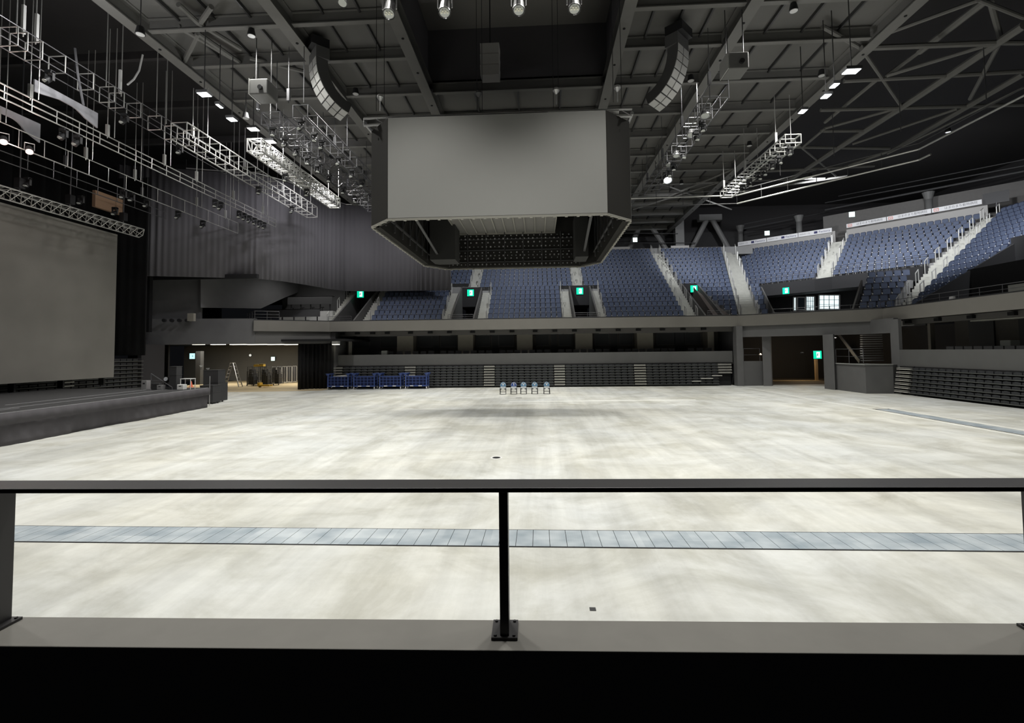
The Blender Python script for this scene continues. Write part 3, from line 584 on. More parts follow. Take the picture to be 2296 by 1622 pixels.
guard('railing', 'grey railing along the front of the lit corner entrance', [(18.9, 40.5), (21.3, 37.2+1.7), (23.9, 36.9)][0:1]+[(24.3, 36.9)], 4.95, 1.15, 4, 1.1, .02)
guard('railing', 'thin railing along the front of the upper right balcony', [(24.4, 36.2), (24.2, 34.8), (24.2, 8)], 5.1, 1.05, 4, 1.3, .02)
guard('railing', 'low railing in front of the block under the blue-logo banner', [lerp(R1[0](8), (0, 0), .005), lerp(R1[1](8), (0, 0), .005)], 9.15, .75, 2, .6, .02)
guard('railing', 'low railing in front of the block under the red-logo banner', [lerp(R2[0](8), (0, 0), .005), lerp(R2[1](8), (0, 0), .005)], 9.15, .75, 2, .6, .02)
# dark entrance at the far right
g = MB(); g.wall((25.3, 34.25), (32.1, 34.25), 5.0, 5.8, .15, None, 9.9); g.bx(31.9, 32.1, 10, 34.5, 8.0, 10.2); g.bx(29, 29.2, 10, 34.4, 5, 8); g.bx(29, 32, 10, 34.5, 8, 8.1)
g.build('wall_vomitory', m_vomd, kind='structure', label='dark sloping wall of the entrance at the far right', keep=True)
block('R3', lambda r: (RX(r), 29.6), lambda r: (RX(r), 24.0), 0, 1, .5) if False else None
stand('seating_terrace', 'pale terrace at the right frame edge', lambda r: (RX(r), 30.2), lambda r: (RX(r), 22), 0, 4, m_step)
MB().cone((25.6, 31.6, 5.75), (25.6, 31.6, 6.05), .18, .14, 12).build('white_cap', m_white, label='small white rounded object on the right balcony edge', cat='box')
# parapet walls and banners behind the last rows
m_band = M('pale_parapet', (.42, .41, .40), .8); m_ban = M('white_banner', (.85, .85, .87), .6)
def band(Aq, Bq, ztA, zbA, label, n, mat=m_band, th=.2):
    MB().wall(Aq, Bq, zbA[0], ztA[0], th, zbA[1], ztA[1]).build('wall_upper', mat, kind='structure', label=label, keep=True)
B1A, B1B = (24.1, 59.3), (31.4, 52.9); B2A, B2B = (32.3, 52.5), (39.3, 44.4)
band(B1A, B1B, (15.25, 15.25), (13.6, 13.6), 'pale parapet behind the block under the blue-logo banner', 1)
band(B2A, B2B, (15.25, 15.25), (13.6, 13.6), 'pale parapet behind the block under the red-logo banner', 2)
m_ltr = M('banner_lettering', (.25, .25, .27), .6); m_logo = M('banner_dark_blue_logo', (.03, .03, .13), .6); m_red = M('banner_red_logo', (.75, .16, .08), .6)
def banner(Aq, Bq, corners, label, n, kind):
    a0, b0 = uv(*corners[0], Aq, Bq), uv(*corners[1], Aq, Bq); b1, a1 = uv(*corners[2], Aq, Bq), uv(*corners[3], Aq, Bq)
    d = (Vector((Bq[0]-Aq[0], Bq[1]-Aq[1], 0))).normalized(); nn = Vector((d.y, -d.x, 0)); zt = (a0.z+b0.z)/2; zb = (a1.z+b1.z)/2
    t = None
    for k in range(n):
        p = a0.lerp(b0, k/n); q = a0.lerp(b0, (k+1)/n); p.z = q.z = zb
        t = thing('banner', label % ORD[k+1], 'banner', (p+q)/2, 'banners of one design')
        t['group'] = 'blue-logo banners' if kind == 1 else 'red-logo banners'
        o1 = nn*.12; o2 = nn*.16
        q2 = q - d*.06
        MB().hexa([p+o1, q2+o1, q2+o2, p+o2], [Vector((v.x, v.y, zt)) for v in (p+o1, q2+o1, q2+o2, p+o2)]).build('board', m_ban, t)
        W = (q-p).length; Hh = zt-zb; c = (p+q)/2+nn*.17; c.z = (zt+zb)/2
        if kind == 1:
            text('lettering', 'KKRホール', m_ltr, Hh*.42, c-d*W*.30, d, (0, 0, 1), t)
            cc = c+d*W*.02; g = MB(); g.hexa([cc-d*W*.05-Vector((0, 0, Hh*.25)), cc+d*W*.05-Vector((0, 0, Hh*.25)), cc+d*W*.05-Vector((0, 0, Hh*.25))+nn*.01, cc-d*W*.05-Vector((0, 0, Hh*.25))+nn*.01],
                [cc-d*W*.05+Vector((0, 0, Hh*.25)), cc+d*W*.05+Vector((0, 0, Hh*.25)), cc+d*W*.05+Vector((0, 0, Hh*.25))+nn*.01, cc-d*W*.05+Vector((0, 0, Hh*.25))+nn*.01]); g.build('logo', m_logo, t)
            text('lettering', 'Factory', M('banner_blue_lettering', (.05, .06, .2), .6), Hh*.6, c+d*W*.27, d, (0, 0, 1), t, sx=1.2)
        else:
            cc = c-d*W*.41; s_ = Hh*.3; g = MB()
            for u0, v0, u1, v1 in ((-1.3, -1, 1.3, -1), (1.3, -1, 1.3, 1), (1.3, 1, -1.3, 1), (-1.3, 1, -1.3, -1), (-.7, .4, 0, -.3), (0, -.3, .7, .4)):
                g.beam(cc+d*u0*s_+Vector((0, 0, v0*s_)), cc+d*u1*s_+Vector((0, 0, v1*s_)), s_*.28, .01, nn)
            g.build('logo', m_red, t)
            text('lettering', 'はまのまち動物病院', m_ltr, Hh*.66, c+d*W*.08, d, (0, 0, 1), t, sx=.92)
banner(B1A, B1B, [(1655.5, 547), (1867, 508), (1869, 519), (1655.5, 555)], 'white banner with dark blue logo behind the upper corner seats, %s from left', 3, 1)
banner(B2A, B2B, [(1899, 503), (2204, 448), (2205, 458), (1899, 512)], 'white banner with red logo behind the upper right seats, %s from left', 3, 2)
# upper concourse walls behind the parapets
m_con = M('upper_concourse_wall', (.15, .145, .14), .85, var=.1)
g = MB(); g.wall((32, 56), (46, 42.5), 14, 17.6, .2); g.wall((46, 42.5), (46, 10), 14, 19.5, .2)
g.build('wall_upper', m_con, kind='structure', label='grey wall behind the upper right seats', keep=True)
g = MB(); g.bx(-30, 32, 62, 62.2, 13.5, 17.6); g.build('wall_upper', M('far_concourse_wall', (.045, .044, .045), .9), kind='structure', label='dim wall behind the far upper concourse', keep=True)
g = MB(); g.bx(-12, 24.2, FY(18), FY(18)+.2, 13.6, 14.45); g.prism([(-12, 56.2), (24, 56.2), (32, 52), (46, 42), (46, 62), (-12, 62)], 13.6, 13.8); g.prism([(39.3, 44.4), (39.3, 10), (46, 10), (46, 44.4)], 13.6, 13.8)
g.build('concourse_floor', m_concd, kind='structure', label='upper concourse slab and kerb', keep=True)
for i, (a, b, z0, z1, px) in enumerate(((1356, 1412, 14.4, 14.75, 0), (1504, 1545, 14.4, 14.75, 0))):
    MB().bx(uy(a, 565, 56.1).x, uy(b, 565, 56.1).x, 56.0, 56.1, 14.0, 14.7).build('ledge_panel', m_band, kind='structure', label='pale panel at the top of the far stand', keep=True)
P = uv(2233, 443, (38, 46.5), (41.5, 42)); t = thing('wall_screen', 'dark screen at the top of the right stand beside the red-logo banners', 'screen', P)
MB().hexa([P+Vector((-.55, .6, -.5)), P+Vector((.55, -.6, -.5)), P+Vector((.65, -.5, -.5)), P+Vector((-.45, .7, -.5))], [P+Vector((-.55, .6, .5)), P+Vector((.55, -.6, .5)), P+Vector((.65, -.5, .5)), P+Vector((-.45, .7, .5))]).build('panel', m_blackm, t)
MB().tube((P.x, P.y, 13.8), (P.x, P.y, P.z-.4), .05).build('stand', m_rail, t)
# round and V shaped columns
def vcol(label, top, l, r, Y=58.2):
    T = uy(*top, Y); Lp = uy(*l, Y); Rp = uy(*r, Y); t = thing('v_column', label, 'column', (T.x, Y, 13.8), 'V-shaped steel columns of the far concourse')
    mm = M('column_paint', (.16, .16, .158), .6)
    MB().tube((T.x-.35, Y, T.z), (Lp.x, Y, 13.8), .3, 12).build('strut', mm, t); MB().tube((T.x+.35, Y, T.z), (Rp.x, Y, 13.8), .3, 12).build('strut', mm, t)
    MB().bx(T.x-1.3, T.x+1.3, Y-.4, Y+.4, T.z-.1, T.z+.6).build('head', mm, t)
vcol('V-shaped steel column left of the broad column in the far concourse', (1446, 497), (1402, 562), (1505, 566)); vcol('V-shaped steel column right of the broad column in the far concourse', (1591, 494), (1541, 558), (1642, 556))
mm = M('column_paint', (.16, .16, .158), .6); P = uy(1522, 520, 58); MB().bx(P.x-.5, P.x+.5, 57.6, 58.4, 13.8, 18).build('column', mm, label='broad square column between two V-shaped columns', cat='column')
for px, py, Y, lb in ((1660, 520, 60.5, 'left of'), (1791, 490, 56.5, 'above'), (2081, 425, 49.0, 'behind the red-logo')):
    P = uy(px, py, Y); t = thing('round_column', 'round steel column %s banner' % ({'left of': 'rising left of the blue-logo', 'above': 'rising behind the blue-logo', 'behind the red-logo': 'rising behind the red-logo'}[lb]), 'column', (P.x, P.y, 13.8))
    MB().tube((P.x, P.y, 13.8), (P.x, P.y, 17.2), .3, 14).build('shaft', mm, t, smooth=True); MB().cone((P.x, P.y, 17.2), (P.x, P.y, 17.9), .3, .5, 14).build('head', mm, t)
for i, (px, py, Y, s_) in enumerate(((1424, 538, 56.5, .5), (1720, 523, 57, .5), (1910, 481, 50, .5))):
    P = uy(px, py, Y); exit_sign(P, (1, -.3 if i else 0), 'small pale green exit light high on the concourse, %s from left' % ORD[i+1], s_, m_sgw, fig=False)
# ------------------------------------------------------------------ balcony counters at the left end
m_board = M('dark_counter_front', (.075, .075, .077), .8)
for i, (Y, z0, z1, xl) in enumerate(((42.9, 6.25, 6.95, -24.4), (45.6, 7.65, 8.4, -23.9))):
    MB().prism([(xl-.3, Y-.9), (-19.1, Y-.9), (-19.1, Y+1.9), (xl-.3, Y+1.9)], 4.9, z0-.75).build('seating_terrace', m_conc, kind='structure', label='pale platform under the %s counter' % ('lower', 'upper')[i], keep=True)
    t = thing('long_counter', '%s long dark counter on posts at the left end of the balcony' % ('lower', 'upper')[i], 'counter', ((xl-19.5)/2, Y, z0-.75))
    MB().bx(xl, -19.5, Y, Y+.06, z0, z1).build('front_board', m_board, t); MB().bx(xl, -19.5, Y, Y+.5, z1-.04, z1).build('counter_top', m_board, t)
    for k in range(5):
        x = xl+.3+(-19.8-xl-.3)*k/4; pst = MB().tube((x, Y+.15, z0-.75), (x, Y+.15, z0), .06, 8); pst.build('post', m_blackm, t)
    for k in range(4):
        x = xl+.7+(-19.8-xl-.3)*k/4; s_ = thing('stool', 'low dark stool under the %s left counter, %s from left' % (('lower', 'upper')[i], ORD[k+1]), 'stool', (x, Y-.3, z0-.75), 'stools at the left counters')
        MB().cone((x, Y-.3, z0-.4), (x, Y-.3, z0-.33), .17, .17, 12).build('seat', m_blackm, s_); MB().tube((x, Y-.3, z0-.75), (x, Y-.3, z0-.4), .03).build('stem', m_blackm, s_)
MB().bx(-25.5, -19.05, 47.6, 47.8, 4.9, 9.8).build('wall_left', m_wall, kind='structure', label='dark wall behind the left counters', keep=True)
guard('railing', 'dark railing around the left end of the balcony', [(-24.2, 39.6), (-22.3, 37.5), (-20.8, 38.4)], 5.6, .75, 3, .8, .03, m_dgrey)
WA, WB = (-26.2, 36.9), (-24.0, 47.0)
pts = [uv(*q, WA, WB) for q in ((450, 612), (560, 612), (650, 622), (735, 650), (738, 658), (688, 648), (640, 667), (585, 692), (450, 690))]
n = len(pts); nn = Vector((-.85, .53, 0))*.25
MB().add(pts+[p+nn for p in pts], [tuple(range(n)), tuple(range(n, 2*n))[::-1]]+[(i, (i+1) % n, (i+1) % n+n, i+n) for i in range(n)]).build('wall_left', m_wall2, kind='structure', label='dark wall sloping down beside the left balcony end', keep=True)
g = MB(); g.wall((-33.5, 35.6), (-22.2, 37.4), 3.75, 5.75, .4); g.wall((-33.5, 36.2), (-26.6, 37.3), 5.75, 9.0, .3); g.build('wall_left', m_wall2, kind='structure', label='dark wall above the backstage opening', keep=True)
g = MB(); g.bx(-19.9, -16.9, 40.9, 41.3, 2.0, 4.75) ; g.build('wall_left', m_wall, kind='structure', label='grey wall between the backstage opening and the boxes', keep=True) if False else None
g = MB(); g.wall((-22.2, 37.45), (-17.4, 40.35), 3.75, 4.8, .3); g.build('wall_left', M('grey_header', (.11, .108, .105), .85), kind='structure', label='grey header above the backstage opening', keep=True)
for k in range(4):
    P = uv(370+17*k, 719, (-33.5, 35.3), (-22.2, 37.1)); MB().cone(P, P+Vector((.03, -.2, 0)), .13, .13, 12).build('wall_socket', m_blackm, label='small round dark fitting on the left wall, %s from left' % ORD[k+1], cat='socket', group='round fittings on the left wall')
P = uv(432, 712, (-33.5, 35.3), (-22.2, 37.1)); MB().bx(P.x-.25, P.x+.25, P.y-.25, P.y, P.z-.3, P.z+.3).build('junction_box', m_panel, label='pale square box fixed on the dark left wall', cat='box')
P = uv(338, 620, (-33.5, 35.3), (-22.2, 37.1)); MB().bx(P.x-.25, P.x+.35, P.y-.5, P.y-.2, 4.7, 9.0).bx(P.x-.25, P.x+8.5, P.y-.2, P.y+.1, 8.7, 9.0).build('trim_8', m_black, kind='structure', label='dark frame on the left wall', keep=True)
# ------------------------------------------------------------------ drapes
m_curt = M('charcoal_curtain', (.155, .151, .163), .9, spec=.3)
def drape(path, z0, z1, mat, name, label, amp=.12, wave=.55, th=.05, cat='curtain', irr=.6, kind=None):
    pts = [];
    for a, b in zip(path, path[1:]):
        L = math.hypot(b[0]-a[0], b[1]-a[1]); n = max(1, int(L/(wave/6)))
        for k in range(n): pts.append(lerp(a, b, k/n))
    pts.append(path[-1]); out = []; s = 0; rnd = random.Random(len(label)); ph = 0
    for i, p in enumerate(pts):
        q = pts[min(i+1, len(pts)-1)]; o = pts[max(i-1, 0)]; d = Vector((q[0]-o[0], q[1]-o[1])).normalized(); n = Vector((-d.y, d.x))
        ph += (2*math.pi/6)*(1+irr*(rnd.random()-.5)); q_ = math.sin(i*.021+len(label))*math.sin(i*.0083+2)+.5*math.sin(i*.057); am = amp*(.13+1.3*max(0, q_)**2)
        off = am*math.sin(ph); out.append(((p[0]+n.x*off, p[1]+n.y*off), (p[0]+n.x*(off+th), p[1]+n.y*(off+th))))
    vs = []; fs = []; m = len(out)
    zz0 = z0 if callable(z0) else (lambda t: z0)
    for i, (a, b) in enumerate(out):
        zb = zz0(i/(m-1)); vs += [(*a, zb), (*a, z1), (*b, z1), (*b, zb)]
    for i in range(m-1):
        A_ = 4*i; B_ = 4*(i+1); fs += [(A_, B_, B_+1, A_+1), (A_+1, B_+1, B_+2, A_+2), (A_+2, B_+2, B_+3, A_+3), (A_+3, B_+3, B_, A_)]
    fs += [(0, 1, 2, 3), (4*m-1, 4*m-2, 4*m-3, 4*m-4)]
    g = MB(); g.add(vs, fs); return g.build(name, mat, label=label, cat=cat, keep=True, smooth=True, kind=kind)
cp = [(-30.5, 33.6), (-26.2, 34.9), (-21.5, 36.4), (-20.2, 38.2), (-19.5, 40.4), (-18.85, 42.9), (-17.9, 44.7), (-15.7, 45.3), (-8.1, 45.6)]
drape(cp, 8.75, 16.85, m_curt, 'curtain', 'tall charcoal pleated curtain sweeping round the left rear corner', .10, .42, irr=.9)
t = thing('curtain_track', 'thin pale curtain track along the top of the charcoal curtain', 'curtain track', (-19, 41, 16.85))
MB().path([(*p, 16.95) for p in cp[1:]], .05).build('track', m_alu, t); g = MB()
for i in range(len(cp)-2):
    for k in range(3): p = lerp(cp[i+1], cp[i+2], k/3); g.tube((*p, 16.95), (*p, 17.6), .015)
g.build('hangers', m_dgrey, t)
drape([(-29.6, 32.7), (-28.4, 32.75), (-27.25, 32.7)], 2.95, 15.5, m_black, 'side_drape', 'black stage drape hanging right of the big screen', .12, .6)
drape([(-31.5, 33), (-31.5, 8)], 0, 17, m_black, 'stage_backdrop', 'huge black drape behind the stage', .15, 1.0)
drape([(-19.6, 39.2), (-18.6, 40.0), (-17.1, 40.2)], 0.02, 3.75, m_black, 'masking_drape', 'black floor-length drape between the backstage bay and the carts', .06, .3)
# ------------------------------------------------------------------ stage
m_stage = M('black_stage_deck', (.038, .038, .040), .7, var=.2, scale=2); m_skirt = M('dark_stage_skirt', (.085, .08, .088), .9, bump=.6, scale=2, var=.15)
sa, sb = (-17.0, 6.0), (-18.45, 26.6)
st = thing('stage', 'long low stage with dark cloth skirt on the left', 'stage', (-22, 17, 0))
MB().prism([sa, (-18.40, 26.55), (-27.6, 26.9), (-27.6, 6)], .95, 1.08).build('deck', m_stage, st)
g = MB()
for k in range(8):
    y = 8+2.6*k
    for x in (-18.9, -22.5, -26.5): g.tube((x, y, 0), (x, y, .95), .04)
g.build('legs', m_dgrey, st)
def cloth(path, z0, z1, amp, seed, nz=5, off=0.0, sw=.10):
    rnd = random.Random(seed); pts = []
    for a, b in zip(path, path[1:]):
        L = math.hypot(b[0]-a[0], b[1]-a[1]); n = int(L/.1)
        for k in range(n): pts.append((lerp(a, b, k/n), Vector((-(b[1]-a[1]), b[0]-a[0])).normalized()))
    pts.append((path[-1], pts[-1][1])); swags = [rnd.uniform(0, len(pts)) for _ in range(int(len(pts)/38)+1)]
    vs = []; fs = []; m = len(pts)
    for side in (0, .03):
        for i, (p, n) in enumerate(pts):
            for j in range(nz+1):
                v = j/nz; z = z0+(z1-z0)*v; o = off+side+amp*(1-v)*(.4*math.sin(i*.33+seed)+.5*math.sin(i*.11+2*seed))+.02*math.sin(i*1.1+v*3)
                for c in swags:
                    q = (i-c)/(2.2+2.5*(1-v)); o -= -sw*math.exp(-q*q)*(1.1-v)
                vs.append((p[0]+n.x*o, p[1]+n.y*o, z))
    def id(s, i, j): return s*m*(nz+1)+i*(nz+1)+j
    for i in range(m-1):
        for j in range(nz):
            fs.append((id(0, i, j), id(0, i+1, j), id(0, i+1, j+1), id(0, i, j+1))); fs.append((id(1, i, j), id(1, i, j+1), id(1, i+1, j+1), id(1, i+1, j)))
        fs.append((id(0, i, nz), id(0, i+1, nz), id(1, i+1, nz), id(1, i, nz))); fs.append((id(0, i, 0), id(1, i, 0), id(1, i+1, 0), id(0, i+1, 0)))
    g = MB(); g.add(vs, fs); return g
cloth([sa, sb, (-20.5, 26.75)], 0.0, .80, .07, 3).build('skirt', m_skirt, st, smooth=True)
cloth([(sa[0]+.05, sa[1]), (sb[0]+.05, sb[1]+.05), (-20.5, 26.8)], .70, 1.09, .012, 5, 2, -.06, 0.0).build('skirt_valance', m_skirt, st, smooth=True)
g = MB(); g.beam((sa[0]-.03, sa[1], 1.087), (sb[0]-.03, sb[1], 1.087), .05, .012); g.beam((-19.0, 14, 1.084), (-20.2, 26.4, 1.084), .04, .006); g.beam((-20.6, 18, 1.084), (-21.3, 26.4, 1.084), .04, .006); g.beam((-18.1, 9, 1.084), (-18.9, 17, 1.084), .03, .006)
g.build('edge_tape', M('pale_tape', (.42, .42, .43), .6), st)
# LED wall
m_led = M('matt_led_surface', (.23, .22, .2), .75, var=.25, scale=.35)
t = thing('led_wall', 'big flat grey video wall standing behind the stage', 'screen', (-27.2, 22, 1.55))
MB().bx(-27.35, -27.0, 8, 29.95, 1.58, 10.75).build('screen_panel', m_led, t)
g = MB()
for k in range(9): g.bx(-27.7, -27.35, 8.4+2.65*k, 8.5+2.65*k, 1.1, 10.7)
g.build('support_frame', m_blackm, t)
# seating behind the stage
bleacher((-28.2, 6.0), (-28.2, 30.6), 'retracted dark seating behind the stage under the video wall', ztop=3.2, nt=9, zbase=.4) if False else None
t = thing('telescopic_seating', 'retracted dark seating behind the stage left of the doorway', 'retracted seating', (-28.4, 30, 0))
MB().bx(-29.2, -28.5, 10, 33.9, 0, 2.75).build('understructure', m_black, t)
for k in range(9):
    z = .35+.27*k; MB().bx(-28.75, -28.35, 10, 33.9, z, z+.05).build('tread', m_tread, t); g = MB()
    for q in range(47): y = 10.3+.5*q; g.bx(-28.6, -28.45, y-.21, y+.21, z+.05, z+.2)
    g.build('folded_seats', m_seatd, t)
P0 = ux(132, 866, -28.3); P1 = ux(163, 866, -28.3); t = thing('aisle_steps', 'three short pale step nosings behind the stage under the video wall', 'steps', (-28.3, (P0.y+P1.y)/2, .9))
for py in (858, 866.5, 875.5):
    z = ux(148, py, -28.3).z; MB().bx(-28.34, -28.2, P0.y, P1.y, z-.03, z+.03).build('nosing', m_nose, t)
MB().bx(-28.9, -28.6, 34.0, 36.2, 0, 3.75).build('wall_left', m_void, kind='structure', label='dark wall left of the backstage opening', keep=True)
# stage gear ----------------------------------------------------------------
def at(px, py): return uz(px, py, 0)
m_case = M('flight_case_black', (.035, .035, .037), .6); m_red = MATS['banner_red_logo']
def case(name, label, P, sx, sy, sz, wheels=True, cat='flight case', mat=m_case, z0=0.0, group=None):
    t = thing(name, label, cat, (P[0], P[1], z0), group); b = .1 if wheels else 0
    MB().bx(P[0]-sx/2, P[0]+sx/2, P[1]-sy/2, P[1]+sy/2, z0+b, z0+sz).build('body', mat, t, bevel=.015)
    g = MB()
    for zz in (b+.01, sz*.62, sz-.02): g.bx(P[0]-sx/2-.01, P[0]+sx/2+.01, P[1]-sy/2-.01, P[1]+sy/2+.01, z0+zz-.015, z0+zz+.015)
    g.build('edge_trim', m_dgrey, t)
    if wheels:
        for ax in (-1, 1):
            for ay in (-1, 1): MB().tube((P[0]+ax*sx*.38-.02, P[1]+ay*sy*.38, z0+.05), (P[0]+ax*sx*.38+.02, P[1]+ay*sy*.38, z0+.05), .05, 10).build('wheel', m_blackm, t)
    return t
P = at(481, 906); case('flight_case', 'tall black wheeled case at the end of the stage', (P.x-.42, P.y+.2), .82, .7, 1.12)
case('equipment_rack', 'black rack standing behind the end of the stage', (-20.1, 29.55), .95, .7, 2.0)
P = Vector((-18.45, 28.45, 1.12))
for i, (px, py) in enumerate(((451, 822), (466, 828))):
    q = uy(px, py, 29.5); t = thing('work_light', 'small white work light on the black rack, %s one' % ('left', 'right')[i], 'lamp', (q.x, q.y, 2.0), 'white work lights on the rack')
    MB().tube((q.x, q.y, 2.01), (q.x, q.y, q.z), .012).build('stem', m_blackm, t); MB().cone((q.x, q.y, q.z-.04), (q.x, q.y, q.z+.06), .05, .11, 10).build('head', m_white, t)
q = uy(489, 852, 30.7); case('red_bag', 'red and cream bag lying right of the rack', (q.x, 30.7), .7, .4, .3, False, 'bag', m_red, q.z-.15)
MB().bx(q.x-.35, q.x+.45, 30.4, 31.0, 0, q.z-.16).build('trestle_box', m_case, label='black box carrying the red bag behind the stage', cat='box')
MB().tube((at(498, 905).x+.02, 27.6, .0), (at(498, 905).x+.02, 27.6, 1.7), .02).build('stanchion', m_alu, label='thin pale upright pole beside the tall black case', cat='pole')
# on the stage, at its far end
SZ = 1.085
def on(px, py): return uz(px, py, SZ)
q = on(434, 868); t = thing('traffic_cone', 'small red cone on the far end of the stage', 'cone', q); q.y -= .2; MB().cone((q.x, q.y, SZ+.02), (q.x, q.y, SZ+.34), .09, .02, 12).build('cone_body', m_red, t); MB().bx(q.x-.12, q.x+.12, q.y-.12, q.y+.12, SZ, SZ+.02).build('base', m_red, t); MB().cone((q.x, q.y, SZ+.12), (q.x, q.y, SZ+.2), .066, .045, 12).build('white_band', m_white, t)
q = on(421, 873); t = thing('side_table', 'small white tube frame table near the far end of the stage', 'table', q)
for ax in (-.28, .28):
    for ay in (-.18, .18): MB().tube((q.x+ax, q.y+ay, SZ), (q.x+ax, q.y+ay, SZ+.55), .018).build('leg', m_white, t)
MB().bx(q.x-.3, q.x+.3, q.y-.2, q.y+.2, SZ+.55, SZ+.58).build('table_top', m_white, t)
q = on(393, 873); case('amp_rack', 'tall black rack on the stage in front of the doorway', (q.x, q.y), .42, .42, 1.25, False, 'rack', m_case, SZ)
q = on(377, 873); t = thing('stage_lamp', 'black spherical moving lamp standing on the stage', 'stage light', q); MB().bx(q.x-.2, q.x+.2, q.y-.2, q.y+.2, SZ, SZ+.12).build('base', m_blackm, t); MB().bx(q.x-.2, q.x-.16, q.y-.05, q.y+.05, SZ+.12, SZ+.5).bx(q.x+.16, q.x+.2, q.y-.05, q.y+.05, SZ+.12, SZ+.5).build('yoke', m_blackm, t); MB().cone((q.x, q.y+.1, SZ+.5), (q.x, q.y-.18, SZ+.56), .17, .13, 14).build('head', m_blackm, t)
MB().cone((q.x, q.y-.18, SZ+.56), (q.x, q.y-.2, SZ+.563), .11, .11, 14).build('lens', M('glass_lens', (.5, .52, .55), .15), t)
q = on(338, 873); q2 = on(386, 874); t = thing('handrail', 'sloping grey tube handrail at the back of the stage', 'handrail', q)
MB().path([(q.x, q.y, SZ+.1), (q.x, q.y, SZ+.85), (q2.x, q2.y, SZ+.12), (q2.x, q2.y, SZ)], .025).build('tube', m_rail, t); MB().path([(q.x, q.y, SZ+.45), (q.x+.55, q.y, SZ+.45)], .02).build('mid_bar', m_rail, t)
for i, (px, w_, h_, mt, lb) in enumerate(((327, .3, .5, m_alu, 'pale floor monitor'), (352, .45, .35, m_case, 'low black case'), (362, .3, .25, m_alu, 'small grey box'), (408, .35, .28, m_white, 'small white box'))):
    q = on(px, 874); t = thing('stage_box', '%s on the stage between the handrail and white table' % lb, 'box', (q.x, q.y, SZ)); MB().bx(q.x-w_/2, q.x+w_/2, q.y-.15, q.y+.15, SZ, SZ+h_).build('body', mt, t, bevel=.02); MB().bx(q.x-w_*.2, q.x+w_*.2, q.y-.155, q.y-.15, SZ+h_*.6, SZ+h_*.75).build('handle', m_blackm, t)
# ------------------------------------------------------------------ backstage bay
m_bay = M('backstage_wall', (.17, .167, .155), .85, var=.12, scale=.8)
g = MB(); g.bx(-40, -24.5, 53.5, 53.7, 0, 4.2); g.wall((-24.6, 53.6), (-22.9, 49.5), 0, 4.2, -.2)
g.build('wall_backstage', m_bay, kind='structure', label='dim wall at the back of the backstage bay', keep=True)
MB().prism([(-24.2, 53.4), (-21.0, 50.5), (-16.5, 42), (-16.2, 42), (-20.7, 51), (-24, 54)], 0, 4.2).build('wall_backstage', M('backstage_side_wall', (.22, .21, .19), .85), kind='structure', label='paler side wall of the backstage bay', keep=True)
MB().bx(-42, -15.5, 38.4, 54, 3.95, 4.1).build('ceiling', m_black, kind='structure', label='dark ceiling of the backstage bay', keep=True)
m_tubel = M('warm_white_tube', (1, .93, .72), .5, emit=3.2)
for i, (a, b, Y) in enumerate(((430, 452, 40.2), (471, 499, 40.3), (514, 547, 41.0), (553, 594, 41.4), (598, 632, 41.8), (636, 686, 42.2), (699, 707, 41), (718, 733, 41), (744, 757, 39.8))):
    xa, xb = uy(a, 773, Y).x, uy(b, 773, Y).x
    z_ = uy((a+b)/2, 773.5, Y).z; t = thing('batten_light', 'long warm tube light under the backstage ceiling, %s from left' % ORD[i+1], 'ceiling light', ((xa+xb)/2, Y, z_), 'tube lights of the backstage bay')
    MB().bx(xa, xb, Y, Y+.5, z_+.05, 3.94).build('housing', m_white, t); MB().bx(xa+.02, xb-.02, Y+.02, Y+.48, z_, z_+.05).build('diffuser', m_tubel, t)
for k in (0, 1):
    ld = bpy.data.lights.new('bay_light', 'AREA'); ld.energy = 330; ld.size = 5; ld.size_y = 2; ld.shape = 'RECTANGLE'; ld.color = (1, .94, .82); lo = bpy.data.objects.new('bay_light', ld); COL.objects.link(lo); lo.location = (-31+8.5*k, 46.5, 3.85)
P = uy(431, 799, 52); exit_sign((uy(431, 799, 53.3).x, 53.3, uy(431, 799, 53.3).z), X, 'pale blue arrow sign on the left of the backstage wall', .62, M('blue_sign', (.55, .95, 1), .5, emit=1.2), fig=False, arrow=True)
exit_sign(uy(612, 805, 53.3), X, 'small green exit sign at the right of the backstage wall', .42, m_sgw, fig=False)
P = uy(561, 797, 53.4); o = thing('oval_wall_sign', 'small white oval sign on the backstage wall', 'wall sign', P); MB().tube((P.x, 53.5, P.z), (P.x, 53.38, P.z), .13, 16).build('face', M('soft_white_glow', (.9, .9, .85), .5, emit=.7), o); MB().tube((P.x, 53.5, P.z), (P.x, 53.42, P.z), .16, 16).build('rim', m_dgrey, o)  # white wall sign drawn with a weak glow on its face
P = uy(391, 825, 44); Q = uy(407, 825, 44); MB().bx(P.x, P.x+.25, 44, 44.06, 0, P.z).bx(P.x+.25, Q.x, 44, 44.06, P.z-.35, P.z).build('wooden_panel', M('orange_wood', (.62, .36, .17), .6), label='orange wooden L-shaped panel standing behind the stage gear', cat='panel')
P = uy(378, 850, 46); MB().bx(-40, P.x+.0, 45.9, 46.1, 0, 3.95).build('masking_drape', m_black, label='black drape at the left edge of the backstage opening', cat='curtain')
P = uy(444, 830, 47); MB().bx(P.x-.2, P.x+.3, 46.9, 47.4, 0, 3.3).build('column', M('bay_column', (.05, .05, .05), .85), label='dark column standing in the backstage bay', cat='column')
